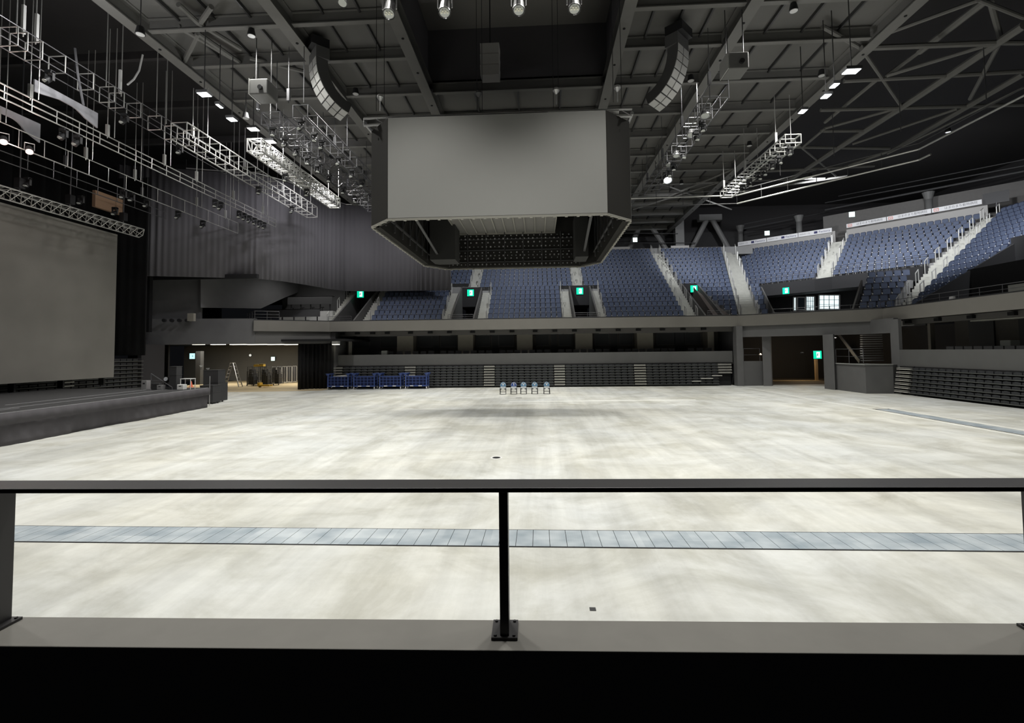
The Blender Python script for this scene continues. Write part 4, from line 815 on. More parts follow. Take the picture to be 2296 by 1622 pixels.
# step ladder
q = at(521, 868); t = thing('step_ladder', 'tall silver A-frame step ladder in the backstage bay', 'ladder', q); H_ = 2.15
for s_, nm in ((-1, 'front'), (1, 'rear')):
    g = MB(); 
    for a_ in (-1, 1): g.beam((q.x+s_*.78, q.y+a_*.28, 0), (q.x+s_*.12, q.y+a_*.17, H_), .05, .07)
    for k in range(6): f = (k+.7)/6.6; g.beam((q.x+s_*(.78-.66*f), q.y-.27+.09*f, H_*f), (q.x+s_*(.78-.66*f), q.y+.27-.09*f, H_*f), .07, .035)
    g.build('ladder_side', m_alu, t)
MB().bx(q.x-.14, q.x+.14, q.y-.18, q.y+.18, H_-.02, H_+.04).build('top_cap', m_white, t); MB().beam((q.x-.42, q.y-.25, 1.05), (q.x+.42, q.y-.25, 1.05), .03, .03).build('spreader', m_alu, t)
# black gear racks with yellow boxes
kk = 0
for px, w_, h_, dy in ((545, .62, 1.75, 1.6), (561, .62, 1.35, .4), (577, .62, 1.75, 1.4), (592, .56, 1.5, .5), (606, .5, 1.7, 1.4)):
    kk += 1; q = at(px, 866); t = thing('gear_cage', 'black open gear cage full of equipment right of the ladder, %s from left' % ORD[kk], 'cage trolley', (q.x, q.y+dy, 0), 'black gear cages')
    x0, x1, y0, y1 = q.x-w_/2, q.x+w_/2, q.y+dy-.4, q.y+dy+.4; g = MB()
    for x in (x0, x1):
        for y in (y0, y1): g.tube((x, y, .1), (x, y, h_), .03)
    for z in (.15, h_*.4, h_*.7, h_): g.tube((x0, y0, z), (x1, y0, z), .02); g.tube((x0, y1, z), (x1, y1, z), .02); g.tube((x0, y0, z), (x0, y1, z), .02); g.tube((x1, y0, z), (x1, y1, z), .02)
    for x in (x0+w_/3, x0+2*w_/3): g.tube((x, y0, .1), (x, y0, h_), .012)
    g.build('frame', m_dgrey, t); MB().bx(x0+.05, x1-.05, y0+.08, y1-.08, .15, h_*.62).bx(x0+.08, x1-.2, y0+.1, y1-.1, h_*.62, h_*.85).build('contents', m_case, t)
    for x in (x0, x1): MB().tube((x-.02, y0, .06), (x+.02, y0, .06), .06, 10).build('wheel', m_blackm, t)
m_yel = M('yellow_plastic', (.72, .46, .05), .5)
for i, (px, z) in enumerate(((568, 1.76), (580, 1.78))):
    q = at(px, 866); case('yellow_crate', '%s yellow crate on top of the gear cages' % ('left', 'right')[i], (q.x, q.y+.55), .42, .4, .24, False, 'crate', m_yel, z, 'yellow crates on the cages')
# pallet truck
q = at(598, 868.5); t = thing('pallet_truck', 'yellow pallet truck parked before the barriers', 'pallet truck', q)
MB().bx(q.x-.45, q.x+.5, q.y-.5, q.y-.32, .1, .22).build('fork', m_yel, t); MB().bx(q.x-.45, q.x+.5, q.y-.08, q.y+.1, .1, .22).build('fork', m_yel, t); MB().bx(q.x-.6, q.x-.4, q.y-.45, q.y+.05, .1, .42).build('pump_housing', m_yel, t); MB().tube((q.x-.55, q.y-.2, .4), (q.x-.8, q.y-.2, 1.1), .025).build('handle', m_blackm, t)
MB().tube((q.x-.5, q.y-.3, .08), (q.x-.5, q.y-.1, .08), .08, 10).build('wheel', m_blackm, t)
# crowd barriers
for k in range(5):
    px = 614+11.6*k; py = 862-.9*k; q = at(px, py); t = thing('crowd_barrier', 'silver crowd barrier in a leaning row in the backstage bay, %s from left' % ORD[k+1], 'barrier', q, 'silver crowd barriers'); W = .42
    g = MB(); g.tube((q.x-W/2, q.y, .03), (q.x-W/2, q.y, 1.68), .035).tube((q.x+W/2, q.y, .03), (q.x+W/2, q.y, 1.68), .035).tube((q.x-W/2, q.y, 1.68), (q.x+W/2, q.y, 1.68), .035).tube((q.x-W/2, q.y, .12), (q.x+W/2, q.y, .12), .03).tube((q.x, q.y, .1), (q.x, q.y, 1.68), .02)
    g.build('frame', m_alu, t); MB().bx(q.x-W/2+.04, q.x+W/2-.04, q.y+.05, q.y+.08, .15, 1.6).build('dark_panel', m_case, t); MB().tube((q.x-W/2, q.y-.3, .03), (q.x-W/2, q.y+.3, .03), .025).build('foot', m_alu, t)
q = at(499, 870); t = thing('green_trolley', 'small green folding trolley beside the step ladder', 'trolley', q); g = MB()
g.path([(q.x-.25, q.y, .05), (q.x-.25, q.y, .65), (q.x+.25, q.y, .65), (q.x+.25, q.y, .05)], .03).path([(q.x-.25, q.y, .1), (q.x+.25, q.y, .6)], .025); g.build('frame', M('green_paint', (.14, .2, .12), .6), t); MB().bx(q.x-.28, q.x+.28, q.y-.3, q.y+.3, .1, .16).build('platform', MATS['green_paint'], t)
for i, x in enumerate((-.25, .25)): MB().tube((q.x+x-.02, q.y-.25, .05), (q.x+x+.02, q.y-.25, .05), .05, 10).build('wheel', m_blackm, t)
# ------------------------------------------------------------------ blue cage carts
m_blue = M('blue_powder_coat', (.045, .08, .25), .45); m_blued = M('blue_liner', (.008, .015, .06), .9)
def cart(x0, x1, label, y0=39.05, y1=39.85, cloth_=False):
    t = thing('cage_cart', label, 'cart', ((x0+x1)/2, y0+.4, 0), 'blue cage carts'); cx = (x0+x1)/2
    g = MB()
    for z in (.30, .54, .78, 1.02): 
        for y in (y0, y1): g.beam((x0, y, z), (x1, y, z), .035, .035)
        for x in (x0, x1): g.beam((x, y0, z), (x, y1, z), .035, .035)
    for k in range(7):
        x = x0+(x1-x0)*k/6
        for y in (y0, y1): g.beam((x, y, .28), (x, y, 1.02), .035, .035)
    g.build('cage', m_blue, t); MB().bx(x0+.06, x1-.06, y0+.08, y1-.06, .3, .95).build('liner', m_blued, t); MB().bx(x0-.02, x1+.02, y0-.02, y1+.02, .22, .31).build('base_frame', m_blue, t)
    for x in (x0+.02, x1-.02):
        for y in (y0+.03, y1-.03):
            MB().tube((x, y, .25), (x, y, 1.1), .05, 8).cone((x, y, 1.08), (x, y, 1.26), .06, .185, 12).cone((x, y, 1.26), (x, y, 1.29), .185, .185, 12).build('stacking_post', m_blue, t)
            wv = MB().tube((x-.03, y, .07), (x+.03, y, .07), .07, 12).build('caster', m_alu, t); MB().bx(x-.045, x+.045, y-.03, y+.03, .1, .23).build('fork', m_alu, wv)
    for f in (.3, .7): MB().bx(x0+(x1-x0)*f-.14, x0+(x1-x0)*f+.14, y0-.035, y0-.022, .235, .3).build('white_tag', m_white, t)
    if cloth_: MB().add([(x0+.4, y0+.1, 1.0), (x1-.2, y0+.1, 1.02), (x1-.15, y1-.1, 1.04), (x0+.4, y1-.1, 1.0), (x0+.45, y0+.15, 1.1), (x1-.3, y0+.15, 1.17), (x1-.3, y1-.1, 1.15), (x0+.5, y1-.1, 1.08)], [(0, 3, 2, 1), (4, 5, 6, 7), (0, 1, 5, 4), (1, 2, 6, 5), (2, 3, 7, 6), (3, 0, 4, 7)]).build('folded_sheet', M('grey_sheet', (.3, .3, .29), .9), label='folded grey sheet lying on the leftmost blue cart', cat='sheet', smooth=True)
cx_ = lambda px: uy(px, 860, 39.1).x
cart(cx_(735), cx_(781), 'blue cage cart beside the black drape, leftmost of four', cloth_=True); cart(cx_(793), cx_(840), 'blue cage cart, second from the black drape'); cart(cx_(851), cx_(899), 'blue cage cart, third from the black drape'); cart(cx_(909), cx_(957), 'blue cage cart, rightmost of four')
# ------------------------------------------------------------------ five folding chairs
m_emb = M('emblem_blue', (.10, .25, .42), .5); m_pale = M('pale_grey_vinyl', (.55, .58, .60), .5)
m_emd = M('emblem_deep_blue', (.03, .08, .30), .5)
def chair(P, label, first, emb=m_emb, bar=False):
    t = thing('folding_chair', label, 'chair', (P.x, P.y, 0), 'folding chairs in a row'); x, y = P.x, P.y; W = .21
    for s_ in (-1, 1):
        MB().path([(x+s_*W, y-.22, .02), (x+s_*(W-.01), y+.06, .45), (x+s_*(W-.02), y+.16, .62)], .019).build('frame_side', m_blackm, t)
        MB().path([(x+s_*(W-.03), y+.24, .02), (x+s_*(W-.03), y-.10, .42)], .018).build('leg', m_blackm, t)
    MB().tube((x-W, y-.22, .02), (x+W, y-.22, .02), .016).build('foot_bar', m_blackm, t); MB().tube((x-W+.02, y+.16, .12), (x+W-.02, y+.16, .12), .010).tube((x-W, y-.12, .2), (x+W, y-.12, .2), .014).build('stretcher', m_blackm, t)
    MB().bx(x-.20, x+.20, y-.2, y+.17, .42, .46).build('seat', m_pale, t, bevel=.012); MB().bx(x-.2, x+.2, y+.1, y+.12, .47, .53).build('lower_back', m_pale, t); MB().bx(x-.215, x-.08, y-.21, y-.16, .35, .40).build('hinge_bracket', m_blackm, t); MB().bx(x+.08, x+.215, y-.21, y-.16, .35, .40).build('hinge_bracket', m_blackm, t)
    g = MB(); pr_ = [(-.2, .52)]+[(.205*math.cos(a), .58+.24*math.sin(a)) for a in [math.pi*(1-k/12) for k in range(13)]]+[(.2, .52)]
    n = len(pr_); g.add([(x+a, y+.10+.2*(b-.5), b) for a, b in pr_]+[(x+a, y+.13+.2*(b-.5), b) for a, b in pr_], [tuple(range(n)), tuple(range(n, 2*n))[::-1]]+[(i, (i+1) % n, (i+1) % n+n, i+n) for i in range(n)])
    b = g.build('backrest', emb, t)
    z = .68; yy = y+.098+.2*(z-.5)-.012
    e = MB()
    if bar: e.beam((x, yy-.012, z-.08), (x, yy+.012, z+.08), .05, .012, (0, 1, 0)).beam((x-.06, yy+.012, z+.08), (x+.06, yy+.012, z+.08), .03, .012).beam((x-.06, yy-.012, z-.08), (x+.06, yy-.012, z-.08), .03, .012)
    else: e.beam((x, yy-.02, z-.09), (x-.07, yy+.012, z+.07), .045, .012, (0, 1, 0)).beam((x, yy-.02, z-.09), (x+.07, yy+.012, z+.07), .045, .012, (0, 1, 0))
    e.build('emblem', m_white, b)
    ar = [(.17*math.cos(a), .60+.19*math.sin(a)) for a in [math.pi*(1-k/12) for k in range(13)]]; e = MB()
    e.path([(x+a, y+.096+.2*(q_-.5), q_) for a, q_ in ar], .012); e.build('pale_rim', m_pale, b)
for i, (px, lb) in enumerate(((1128, 'folding chair with blue round-topped back, leftmost of five'), (1152, 'folding chair with darker blue back, second from left'), (1174, 'folding chair in the middle of the row of five'), (1199, 'folding chair, second from right in the row of five'), (1226, 'folding chair standing apart at the right end of the row'))):
    P = uz(px, 884.5-i*.2, 0); chair(P, lb, i == 0, m_emd if i == 1 else m_emb, i == 1)
# ------------------------------------------------------------------ hanging centre scoreboard
JB = 7.95; JP = [(-5.54, 17.88), (2.60, 17.88), (3.62, 18.85), (3.62, 27.8), (2.60, 29.1), (-5.35, 29.1), (-6.45, 27.75), (-6.5, 18.9)]
JT = uy(1115, 257, 17.88).z
m_scr = M('unlit_screen_grey', (.30, .30, .29), .6, spec=.2); m_pan = M('black_cladding', (.028, .027, .025), .85, spec=.1)
js = thing('scoreboard', 'huge octagonal scoreboard with blank grey screens hanging over the floor', 'scoreboard', (-1.45, 23.4, JB))
cxy = (-1.45, 23.4)
for i in range(8):
    a, b = JP[i], JP[(i+1) % 8]; scr = i in (0, 2, 4, 6); MB().wall(a, b, JB, JT, .28).build('cabinet_wall', m_pan, js); d_ = (Vector(b)-Vector(a)).normalized(); nx = Vector((d_.y, -d_.x))*.03
    o = MB().wall((a[0]+nx.x, a[1]+nx.y), (b[0]+nx.x, b[1]+nx.y), JB+.02, JT, .028).build('screen' if scr else 'corner_panel', m_scr if scr else m_pan, js, label='blank grey front screen' if i == 0 else None)
def ring(z0, z1, w_, mat, name, inset=.0):
    g = MB()
    for i in range(8):
        a, b = JP[i], JP[(i+1) % 8]; g.wall(a, b, z0, z1, w_)
    return g.build(name, mat, js)
g = MB()
for i in range(8):
    a, b = Vector((*JP[i], JB-.03)), Vector((*JP[(i+1) % 8], JB-.03)); g.beam(a, b, .07, .07)
    n = int((b-a).length/.42)
    for k in range(n): p = a.lerp(b, (k+.5)/n); g.bx(p.x-.05, p.x+.05, p.y-.05, p.y+.05, JB-.09, JB-.03)
g.build('bottom_rim', M('rim_metal', (.40, .39, .35), .45, metal=.5), js)
# interior
m_int = M('scoreboard_interior', (.022, .022, .021), .8); m_ip = M('interior_pale_panel', (.16, .155, .145), .8)
g = MB(); g.bx(-6.1, 3.2, 18.4, 28.7, 11.2, 11.3); g.build('top_cover', m_int, js)
g = MB(); g.bx(-4.65, 1.05, 24.9, 28.9, 10.0, 10.06); o = g.build('inner_deck', m_ip, js); g = MB()
for k in range(11): x = -4.65+.57*k; g.bx(x-.03, x+.03, 24.9, 28.85, 9.93, 10.0)
g.bx(-4.7, 1.1, 28.78, 28.85, 9.9, 10.0); g.build('ribs', M('rim_metal', (.40, .39, .35), .45, metal=.5), o)
Yi = 28.78; g = MB()
for z in (8.25, 8.95, 9.6): g.bx(-5.2, 2.5, Yi-.06, Yi, z-.03, z+.03)
for k in range(8): x = -5.2+1.1*k; g.bx(x-.03, x+.03, Yi-.06, Yi, 8.0, 10.0)
g.build('rear_frame', m_dgrey, js)
g = MB(); rnd = random.Random(4)
for r_, z in enumerate((8.1, 8.45, 8.62, 8.8, 9.15, 9.4, 9.62, 9.8)):
    for k in range(22 if r_ % 2 else 30):
        x = -5.1+7.5*(k+.5)/(22 if r_ % 2 else 30); s_ = .022+.018*rnd.random(); g.bx(x-s_, x+s_, Yi-.1, Yi-.04, z-s_, z+s_)
g.build('module_clips', m_alu, js)
for sx in (-1, 1):                     # inner corner boxes and braces
    x = -5.1 if sx < 0 else 2.2
    MB().prism([(x-.7*(sx < 0)-.1, 26.6), (x+.6, 26.6), (x+.6, 28.2), (x-.7*(sx < 0)-.1, 28.2)], 8.05, 10.4).build('inner_box', m_int, js)
    g = MB(); X_ = -6.1 if sx < 0 else 3.2
    for k in range(7):
        y = 19.4+1.25*k; g.beam((X_, y, 8.1), (X_, y, 11.1), .06, .06); g.beam((X_, y, 8.4), (X_, y+1.2, 10.8), .05, .05)
    g.beam((X_, 19, 8.5), (X_, 27.6, 8.5), .08, .08); g.beam((X_, 19, 10.5), (X_, 27.6, 10.5), .08, .08); g.beam((X_+sx*-.9, 19.4, 8.9), (X_+sx*-.6, 27.2, 8.3), .12, .05); g.build('side_frame', m_dgrey, js)
    sp = MB(); c = (X_-sx*1.2, 21.0, 9.0); sp.cone((c[0], c[1], 9.35), (c[0], c[1]-.1, 8.95), .14, .24, 14); sp.build('horn_speaker', M('interior_grey', (.3, .29, .27), .6), js)
# top carrier frame
zf = 12.1; fl = uz(816, 266, zf); frr = uz(1417, 245, zf); bl = uz(838, 293, zf); br = uz(1405, 276, zf)
g = MB()
for z in (zf, zf-.28):
    g.tube((fl.x, fl.y, z), (frr.x, frr.y, z), .05)
n = 24
for k in range(n):
    f0, f1 = k/n, (k+1)/n; a = fl.lerp(frr, f0); b = fl.lerp(frr, f1); g.tube((a.x, a.y, zf), (b.x, b.y, zf-.28) if k % 2 else (a.x, a.y, zf-.28), .02)
g.build('carrier_truss', m_alu, js)
MB().path([(fl.x, fl.y, zf-.14), (bl.x, bl.y, zf-.14)], .07).path([(frr.x, frr.y, zf-.14), (br.x, br.y, zf-.14)], .07).path([(bl.x, bl.y, zf-.14), (bl.x, 28.5, zf-.14), (br.x, 28.5, zf-.14), (br.x, br.y, zf-.14)], .07).build('carrier_ring', m_alu, js)
MB().path([(fl.x+.9, fl.y-.03, zf-.1), (fl.x+3.2, fl.y-.02, zf-.1)], .07).path([(frr.x-3.2, frr.y-.03, zf-.08), (frr.x-.5, frr.y, zf-.08)], .08).build('bright_box_beam', m_white, js)
g = MB()
for x, y in ((-6.0, 17.9), (-5.7, 17.9), (2.9, 17.9), (3.2, 17.9), (-2.2, 18.2), (-2.0, 18.2), (.7, 18.2), (.9, 18.2), (-5.5, 28.3), (2.7, 28.3)): g.tube((x, y, zf), (x, y, 17), .012, 5)
g.build('hoist_cables', m_blackm, js)
for i, (x, nm) in enumerate(((-5.85, 'left'), (-2.1, 'left middle'), (.8, 'right middle'), (3.05, 'right'))):
    hk = MB().cone((x, 17.9, zf+.38), (x, 17.9, zf+.52), .03, .13, 10).cone((x, 17.9, zf+.52), (x, 17.9, zf+.62), .13, .09, 10).tube((x, 17.9, zf), (x, 17.9, zf+.4), .018); hk.build('hoist_hook', m_dgrey if i in (1,) else m_alu, js)
# ------------------------------------------------------------------ roof
ZR = 17.0
BX = (-17.0, -10.6, -5.8, 3.9, 8.95, 15.6); BYs = [7.0, 10.2, 13.5, 16.7, 19.95, 22.65, 25.9, 29.2, 32.4, 35.6, 38.8, 42.0, 45.2, 48.4, 51.6, 54.8, 58]
hole = (-5.8, 3.9, 8.0, 25.9)
def roofpart(label, x0, x1, y0, y1, z0=17.62, z1=17.75, mat=None): return MB().bx(x0, x1, y0, y1, z0, z1).build('ceiling', mat or m_deck, kind='structure', label=label, keep=True)
roofpart('roof deck left of the central bay', -17, -5.8, 2, 62); roofpart('roof deck right of the central bay', 3.9, 15.6, 2, 62); roofpart('roof deck beyond the central bay', -5.8, 3.9, 25.9, 62); roofpart('dark roof of the deep central bay', -6.2, 4.3, 2, 26.3, 20.6, 20.8, M('dark_roof_deck', (.22, .21, .2), .9))
g = MB(); g.bx(-6.0, -5.8, 2, 25.9, 17.3, 20.6).bx(3.9, 4.1, 2, 25.9, 17.3, 20.6).bx(-6, 4.1, 25.9, 26.1, 17.3, 20.6); g.build('ceiling', M('bay_side', (.12, .115, .125), .9), kind='structure', label='dark sides of the deep central bay', keep=True)
roofpart('black roof void over the right stands', 15.6, 47, 2, 63, 21.0, 21.2, m_void); roofpart('black roof void over the stage', -36, -17, 2, 54.2, 20.5, 20.7, m_void)
MB().bx(47, 47.2, 2, 63, 13, 21).bx(-36.2, -36, 2, 37, 0, 20.5).bx(-36.2, -36, 37, 54, 4.2, 20.5).bx(-36, -17, 54, 54.2, 8.5, 20.5).bx(15.6, 47, 63, 63.2, 13, 21).build('wall_outer', m_void, kind='structure', label='black outer walls of the roof space', keep=True)
MB().bx(-36, 47, 1.0, 1.2, 3.0, 21).bx(-36, 47, 1.0, 1.2, 0, 1.8).build('wall_near', m_void, kind='structure', label='dark wall behind the viewer side', keep=True) if False else None
def ibeam(g, p, q, w_, h_):
    up = Vector((0, 0, 1)); p = Vector(p); q = Vector(q); g.beam(p, q, w_, .05); g.beam(p+up*h_, q+up*h_, w_, .05); g.beam(p+up*h_*.5, q+up*h_*.5, .05, h_)
for i, x in enumerate(BX):
    g = MB(); ibeam(g, (x, 4, ZR-.12), (x, 60, ZR-.12), .52, .7)
    o = g.build('roof_girder', m_steel, kind='structure', label='main roof girder', keep=True)
for j, y in enumerate(BYs):
    g = MB()
    for a, b in zip(BX, BX[1:]):
        if a == -5.8 and y < 25: continue
        ibeam(g, (a+.26, y, ZR+.06), (b-.26, y, ZR+.06), .24, .5)
    g.build('roof_beam', m_steel, kind='structure', label='cross beam of the roof', keep=True)
    if y < 25:
        g = MB(); ibeam(g, (-5.5, y, 19.9), (3.6, y, 19.9), .24, .4); g.build('roof_beam', M('bay_beam', (.2, .19, .185), .9), kind='structure', label='dark beam high in the central bay', keep=True)
g = MB()
for a, b in zip(BX, BX[1:]):
    n = 3 if b-a > 5 else 2
    for k in range(1, n+1):
        x = a+(b-a)*k/(n+1)
        if a == -5.8: g.bx(x-.04, x+.04, 26, 60, 17.45, 17.62)
        else: g.bx(x-.04, x+.04, 4, 60, 17.45, 17.62)
g.build('roof_purlins', m_dgrey, kind='structure', label='slim purlins under the roof deck', keep=True)
g = MB()
for x in BX:
    for y in BYs: g.tube((x, y+.9, ZR-.17), (x, y+.9, ZR-.13), .06, 10)
g.build('girder_holes', m_black, kind='structure', label='round holes in the girder flanges', keep=True)
# space trusses on the right and bracing on the left
SEG = [((2212, 0), (2062, 116), .30, 17.6), ((2062, 116), (1988, 170), .2, 17.6), ((1973, 81), (2195, 0), .16, 17.3), ((1931, 108), (2235, 96), .24, 17), ((1931, 108), (2020, 237), .16, 17), ((1988, 170), (2230, 96), .18, 17), ((1892, 182), (2129, 170), .2, 17),
       ((2296, 57), (2020, 242), .34, 17), ((2020, 242), (1882, 330), .34, 17), ((1882, 330), (1760, 410), .34, 17), ((1850, 288), (2008, 244), .16, 17), ((1850, 274), (1968, 177), .2, 17.3), ((1840, 247), (2146, 239), .2, 17), ((2222, 7), (2245, 92), .22, 17.6),
       ((2240, 99), (2175, 222), .18, 17), ((2296, 165), (2008, 333), .3, 17), ((2008, 333), (1880, 380), .22, 17), ((1840, 294), (1944, 293), .2, 17), ((1912, 323), (2146, 244), .16, 17), ((2235, 96), (2296, 96), .2, 17), ((1780, 330), (1995, 333), .2, 17), ((1700, 385), (1960, 372), .2, 17),
       ((1944, 293), (1882, 330), .2, 17), ((1800, 330), (1850, 288), .16, 17), ((1760, 300), (1875, 395), .14, 17), ((2296, 196), (1990, 345), .12, 16.6), ((1845, 60), (1931, 108), .18, 17.2), ((2195, 0), (2296, 40), .16, 17.2), ((2146, 239), (2296, 235), .2, 17), ((2129, 170), (2296, 160), .2, 17),
       ((1500, 440), (1760, 330), .18, 17), ((1420, 470), (1640, 400), .14, 17), ((1450, 400), (1640, 470), .12, 17), ((1560, 410), (1850, 400), .14, 17), ((1660, 430), (1900, 395), .16, 17)]
for a, b, w_, z in SEG:
    p, q = uz(*a, z), uz(*b, z); MB().tube(p, q, w_*.55, 8).build('roof_truss_member', m_steel, kind='structure', label='tube of the roof truss over the right stands', keep=True)
for a, b in (((400, 10), (445, 52)), ((474, 15), (450, 50)), ((444, 75), (408, 148)), ((444, 75), (545, 145)), ((400, 60), (520, 130)), ((445, 52), (540, 110)), ((560, 130), (680, 160))):
    p, q = uz(*a, 17.2), uz(*b, 17.2); MB().tube(p, q, .11, 8).build('roof_brace', m_steel, kind='structure', label='diagonal brace under the left roof', keep=True)
for k in range(7):
    MB().bx(-36, -17, 9+5*k, 9.25+5*k, 18.5, 18.9).build('roof_beam', m_void, kind='structure', label='dark beam over the stage', keep=True)
# dark hanging edge beam seen left of the scoreboard
MB().beam(uz(250, 0, 17), uz(830, 430, 17), .2, .2).build('roof_edge', m_steel, kind='structure', label='edge member of the roof over the stage', keep=True) if False else None
# perimeter pipes (right)
m_bright = M('bright_galvanised_tube', (.62, .62, .60), .35, metal=.6)
up_ = [uz(1412, 445.5, 14.1), uz(1652, 438.5, 14.1), uz(2060, 335, 14.1), uz(2330, 197, 14.1), Vector((21.6, 8, 14.1))]
t = thing('perimeter_truss', 'double pale tube rail hanging along the right side of the roof', 'lighting rail', (up_[1].x, up_[1].y, 13.5))
MB().path(up_, .055, 8).build('upper_tube', m_bright, t)
lo_ = [Vector((p.x, p.y, 13.5)) for p in up_]; lo_[3] = up_[2].lerp(up_[3], .12); lo_[3].z = 13.5
MB().path(lo_[1:4], .055, 8).build('lower_tube', m_bright, t); MB().path([lo_[0], lo_[1]], .03, 8).path([Vector((p.x, p.y, 14.45)) for p in up_], .03).build('thin_tube', m_dgrey, t)
for a, b in ((up_[1], up_[2]), (up_[0], up_[1])):
    n = int((b-a).length/1.6)
    for k in range(n+1): p = a.lerp(b, k/n); MB().tube((p.x, p.y, 13.5), (p.x, p.y, 14.45), .022).build('rung', m_dgrey, t)
for k in range(9): p = up_[0].lerp(up_[1], k/8) if k < 4 else up_[1].lerp(up_[3], (k-4)/4.5); MB().tube((p.x, p.y, 14.4), (p.x, p.y, 17), .02).build('hanger', m_dgrey, t)
for i, (a, b, w_) in enumerate((((1850, 471), (2296, 384), .10), ((1850, 455), (2296, 372), .06), ((1880, 440), (2296, 358), .05), ((1668, 513), (1787, 490), .08), ((1668, 503), (1787, 480), .06), ((1800, 487), (1860, 474), .07), ((1400, 523), (1520, 524), .05), ((1400, 545), (1560, 545), .04))):
    A_, B_ = ((33, 54.5), (45, 41)) if i < 3 else ((10, 57.5), (31, 57.5))
    MB().tube(uv(*a, A_, B_), uv(*b, A_, B_), w_, 8).build('service_pipe', m_dgrey, kind='structure', label='grey service pipe under the roof edge', keep=True)
# ------------------------------------------------------------------ trusses and battens
def ladder(name, label, X, z0, z1, Y0, Y1, rung=.9, r=.03, mat=None, mid=False, wide=0.0, group=None, cat='lighting batten', rods=None, lattice=False, rungr=None):
    mat = mat or m_bright; t = thing(name, label, cat, (X, (Y0+Y1)/2, z0), group); xs = (X,) if not wide else (X-wide/2, X+wide/2); rungr = rungr or r*.7
    for x in xs:
        for z in ((z0, z1, (z0+z1)/2) if mid else (z0, z1)): MB().tube((x, Y0, z), (x, Y1, z), r, 6).build('chord', mat, t)
    n = int((Y1-Y0)/rung)
    for k in range(n+1):
        y = Y0+(Y1-Y0)*k/n; g = MB()
        for x in xs: g.tube((x, y, z0), (x, y, z1), rungr, 5)
        if wide: g.tube((xs[0], y, z0), (xs[1], y, z0), rungr, 5); g.tube((xs[0], y, z1), (xs[1], y, z1), rungr, 5)
        if lattice and k < n:
            y2 = Y0+(Y1-Y0)*(k+1)/n
            for x in xs: g.tube((x, y, z0 if k % 2 else z1), (x, y2, z1 if k % 2 else z0), rungr, 5)
            if wide: g.tube((xs[k % 2], y, z0), (xs[1-k % 2], y2, z0), rungr, 5); g.tube((xs[k % 2], y, z1), (xs[1-k % 2], y2, z1), rungr, 5)
        g.build('rung', mat, t)
    for y in (rods or []):
        for x in (xs[0]-.0, xs[-1]+(.35 if not wide else 0)): MB().tube((x, y, z1-.1), (x, y+.0, 18.4 if X < -18 else 16.8), .018, 5).build('suspension_rod', mat, t)
        MB().bx(xs[0]-.06, xs[0]+.06, y-.06, y+.06, z1, z1+.55).build('turnbuckle', mat, t)
    return t
ladder('lighting_batten', 'upper long ladder batten above the stage ending left of the curtain', -20.0, 12.68, 13.22, 12, 36.3, 1.0, .028, mid=True, rods=(15.5, 18, 21.5, 25, 27.5, 31, 34.5))
ladder('lighting_batten', 'middle ladder batten above the stage', -22.5, 12.07, 12.85, 12, 35.5, 1.1, .024, rods=(14, 19, 23, 26, 31, 34))
ladder('lighting_batten', 'dark ladder batten above the video wall truss', -24.6, 12.0, 12.9, 12, 31, 1.2, .024, mat=m_rail, mid=True, rods=(16, 20, 24, 29))
ladder('lighting_batten', 'bright wide ladder batten nearest the curtain top', -17.3, 13.45, 14.25, 22.5, 36.6, .8, .035, wide=.8, rods=(24, 28.5, 33, 35.5))
t = thing('frame_truss', 'row of pale square frames hanging on thin rails over the stage', 'truss', (-18.9, 22, 14.2))
for x in (-19.25, -18.55):
    for z in (14.15, 14.85): MB().tube((x, 11, z), (x, 31, z), .02).build('rail', m_rail, t)
for px, py in ((20, 70), (42, 88), (76, 100), (128, 138), (192, 176), (240, 206), (262, 218), (300, 241), (347, 268), (383, 291), (410, 306)):
    y = ux(px, py, -18.9).y; g = MB(); r = .022
    g.path([(-19.25, y, 14.15), (-18.55, y, 14.15), (-18.55, y, 14.85), (-19.25, y, 14.85), (-19.25, y, 14.15)], r); g.build('square_frame', m_bright, t)
for px in (35, 50, 78, 237, 271, 350, 372):
    y = ux(px, 100+px*.55, -18.9).y; MB().tube((-18.9, y, 14.8), (-18.9, y, 19), .022).build('suspension_rod', m_bright, t)
for px in (50, 80, 269): y = ux(px, 100+px*.4, -18.9).y; MB().bx(-18.95, -18.85, y-.05, y+.05, 14.9, 16.0).build('white_sleeve', m_white, t)
P = ux(320, 123, -18.6); Q = ux(300, 178, -18.6); R_ = ux(286, 190, -18.6); MB().path([P, P.lerp(Q, .6)+Vector((0, .1, 0)), Q, R_], .04).build('hanging_cable', m_white, label='thick white cable drooping from the roof over the frame truss', cat='cable')
P = ux(168, 108, -18.7); Q = ux(174, 165, -18.7); R_ = ux(187, 236, -18.7); MB().path([P, Q, R_], .045).build('hanging_cable', m_rail, label='grey hanging cable between two square frames at upper left', cat='cable')
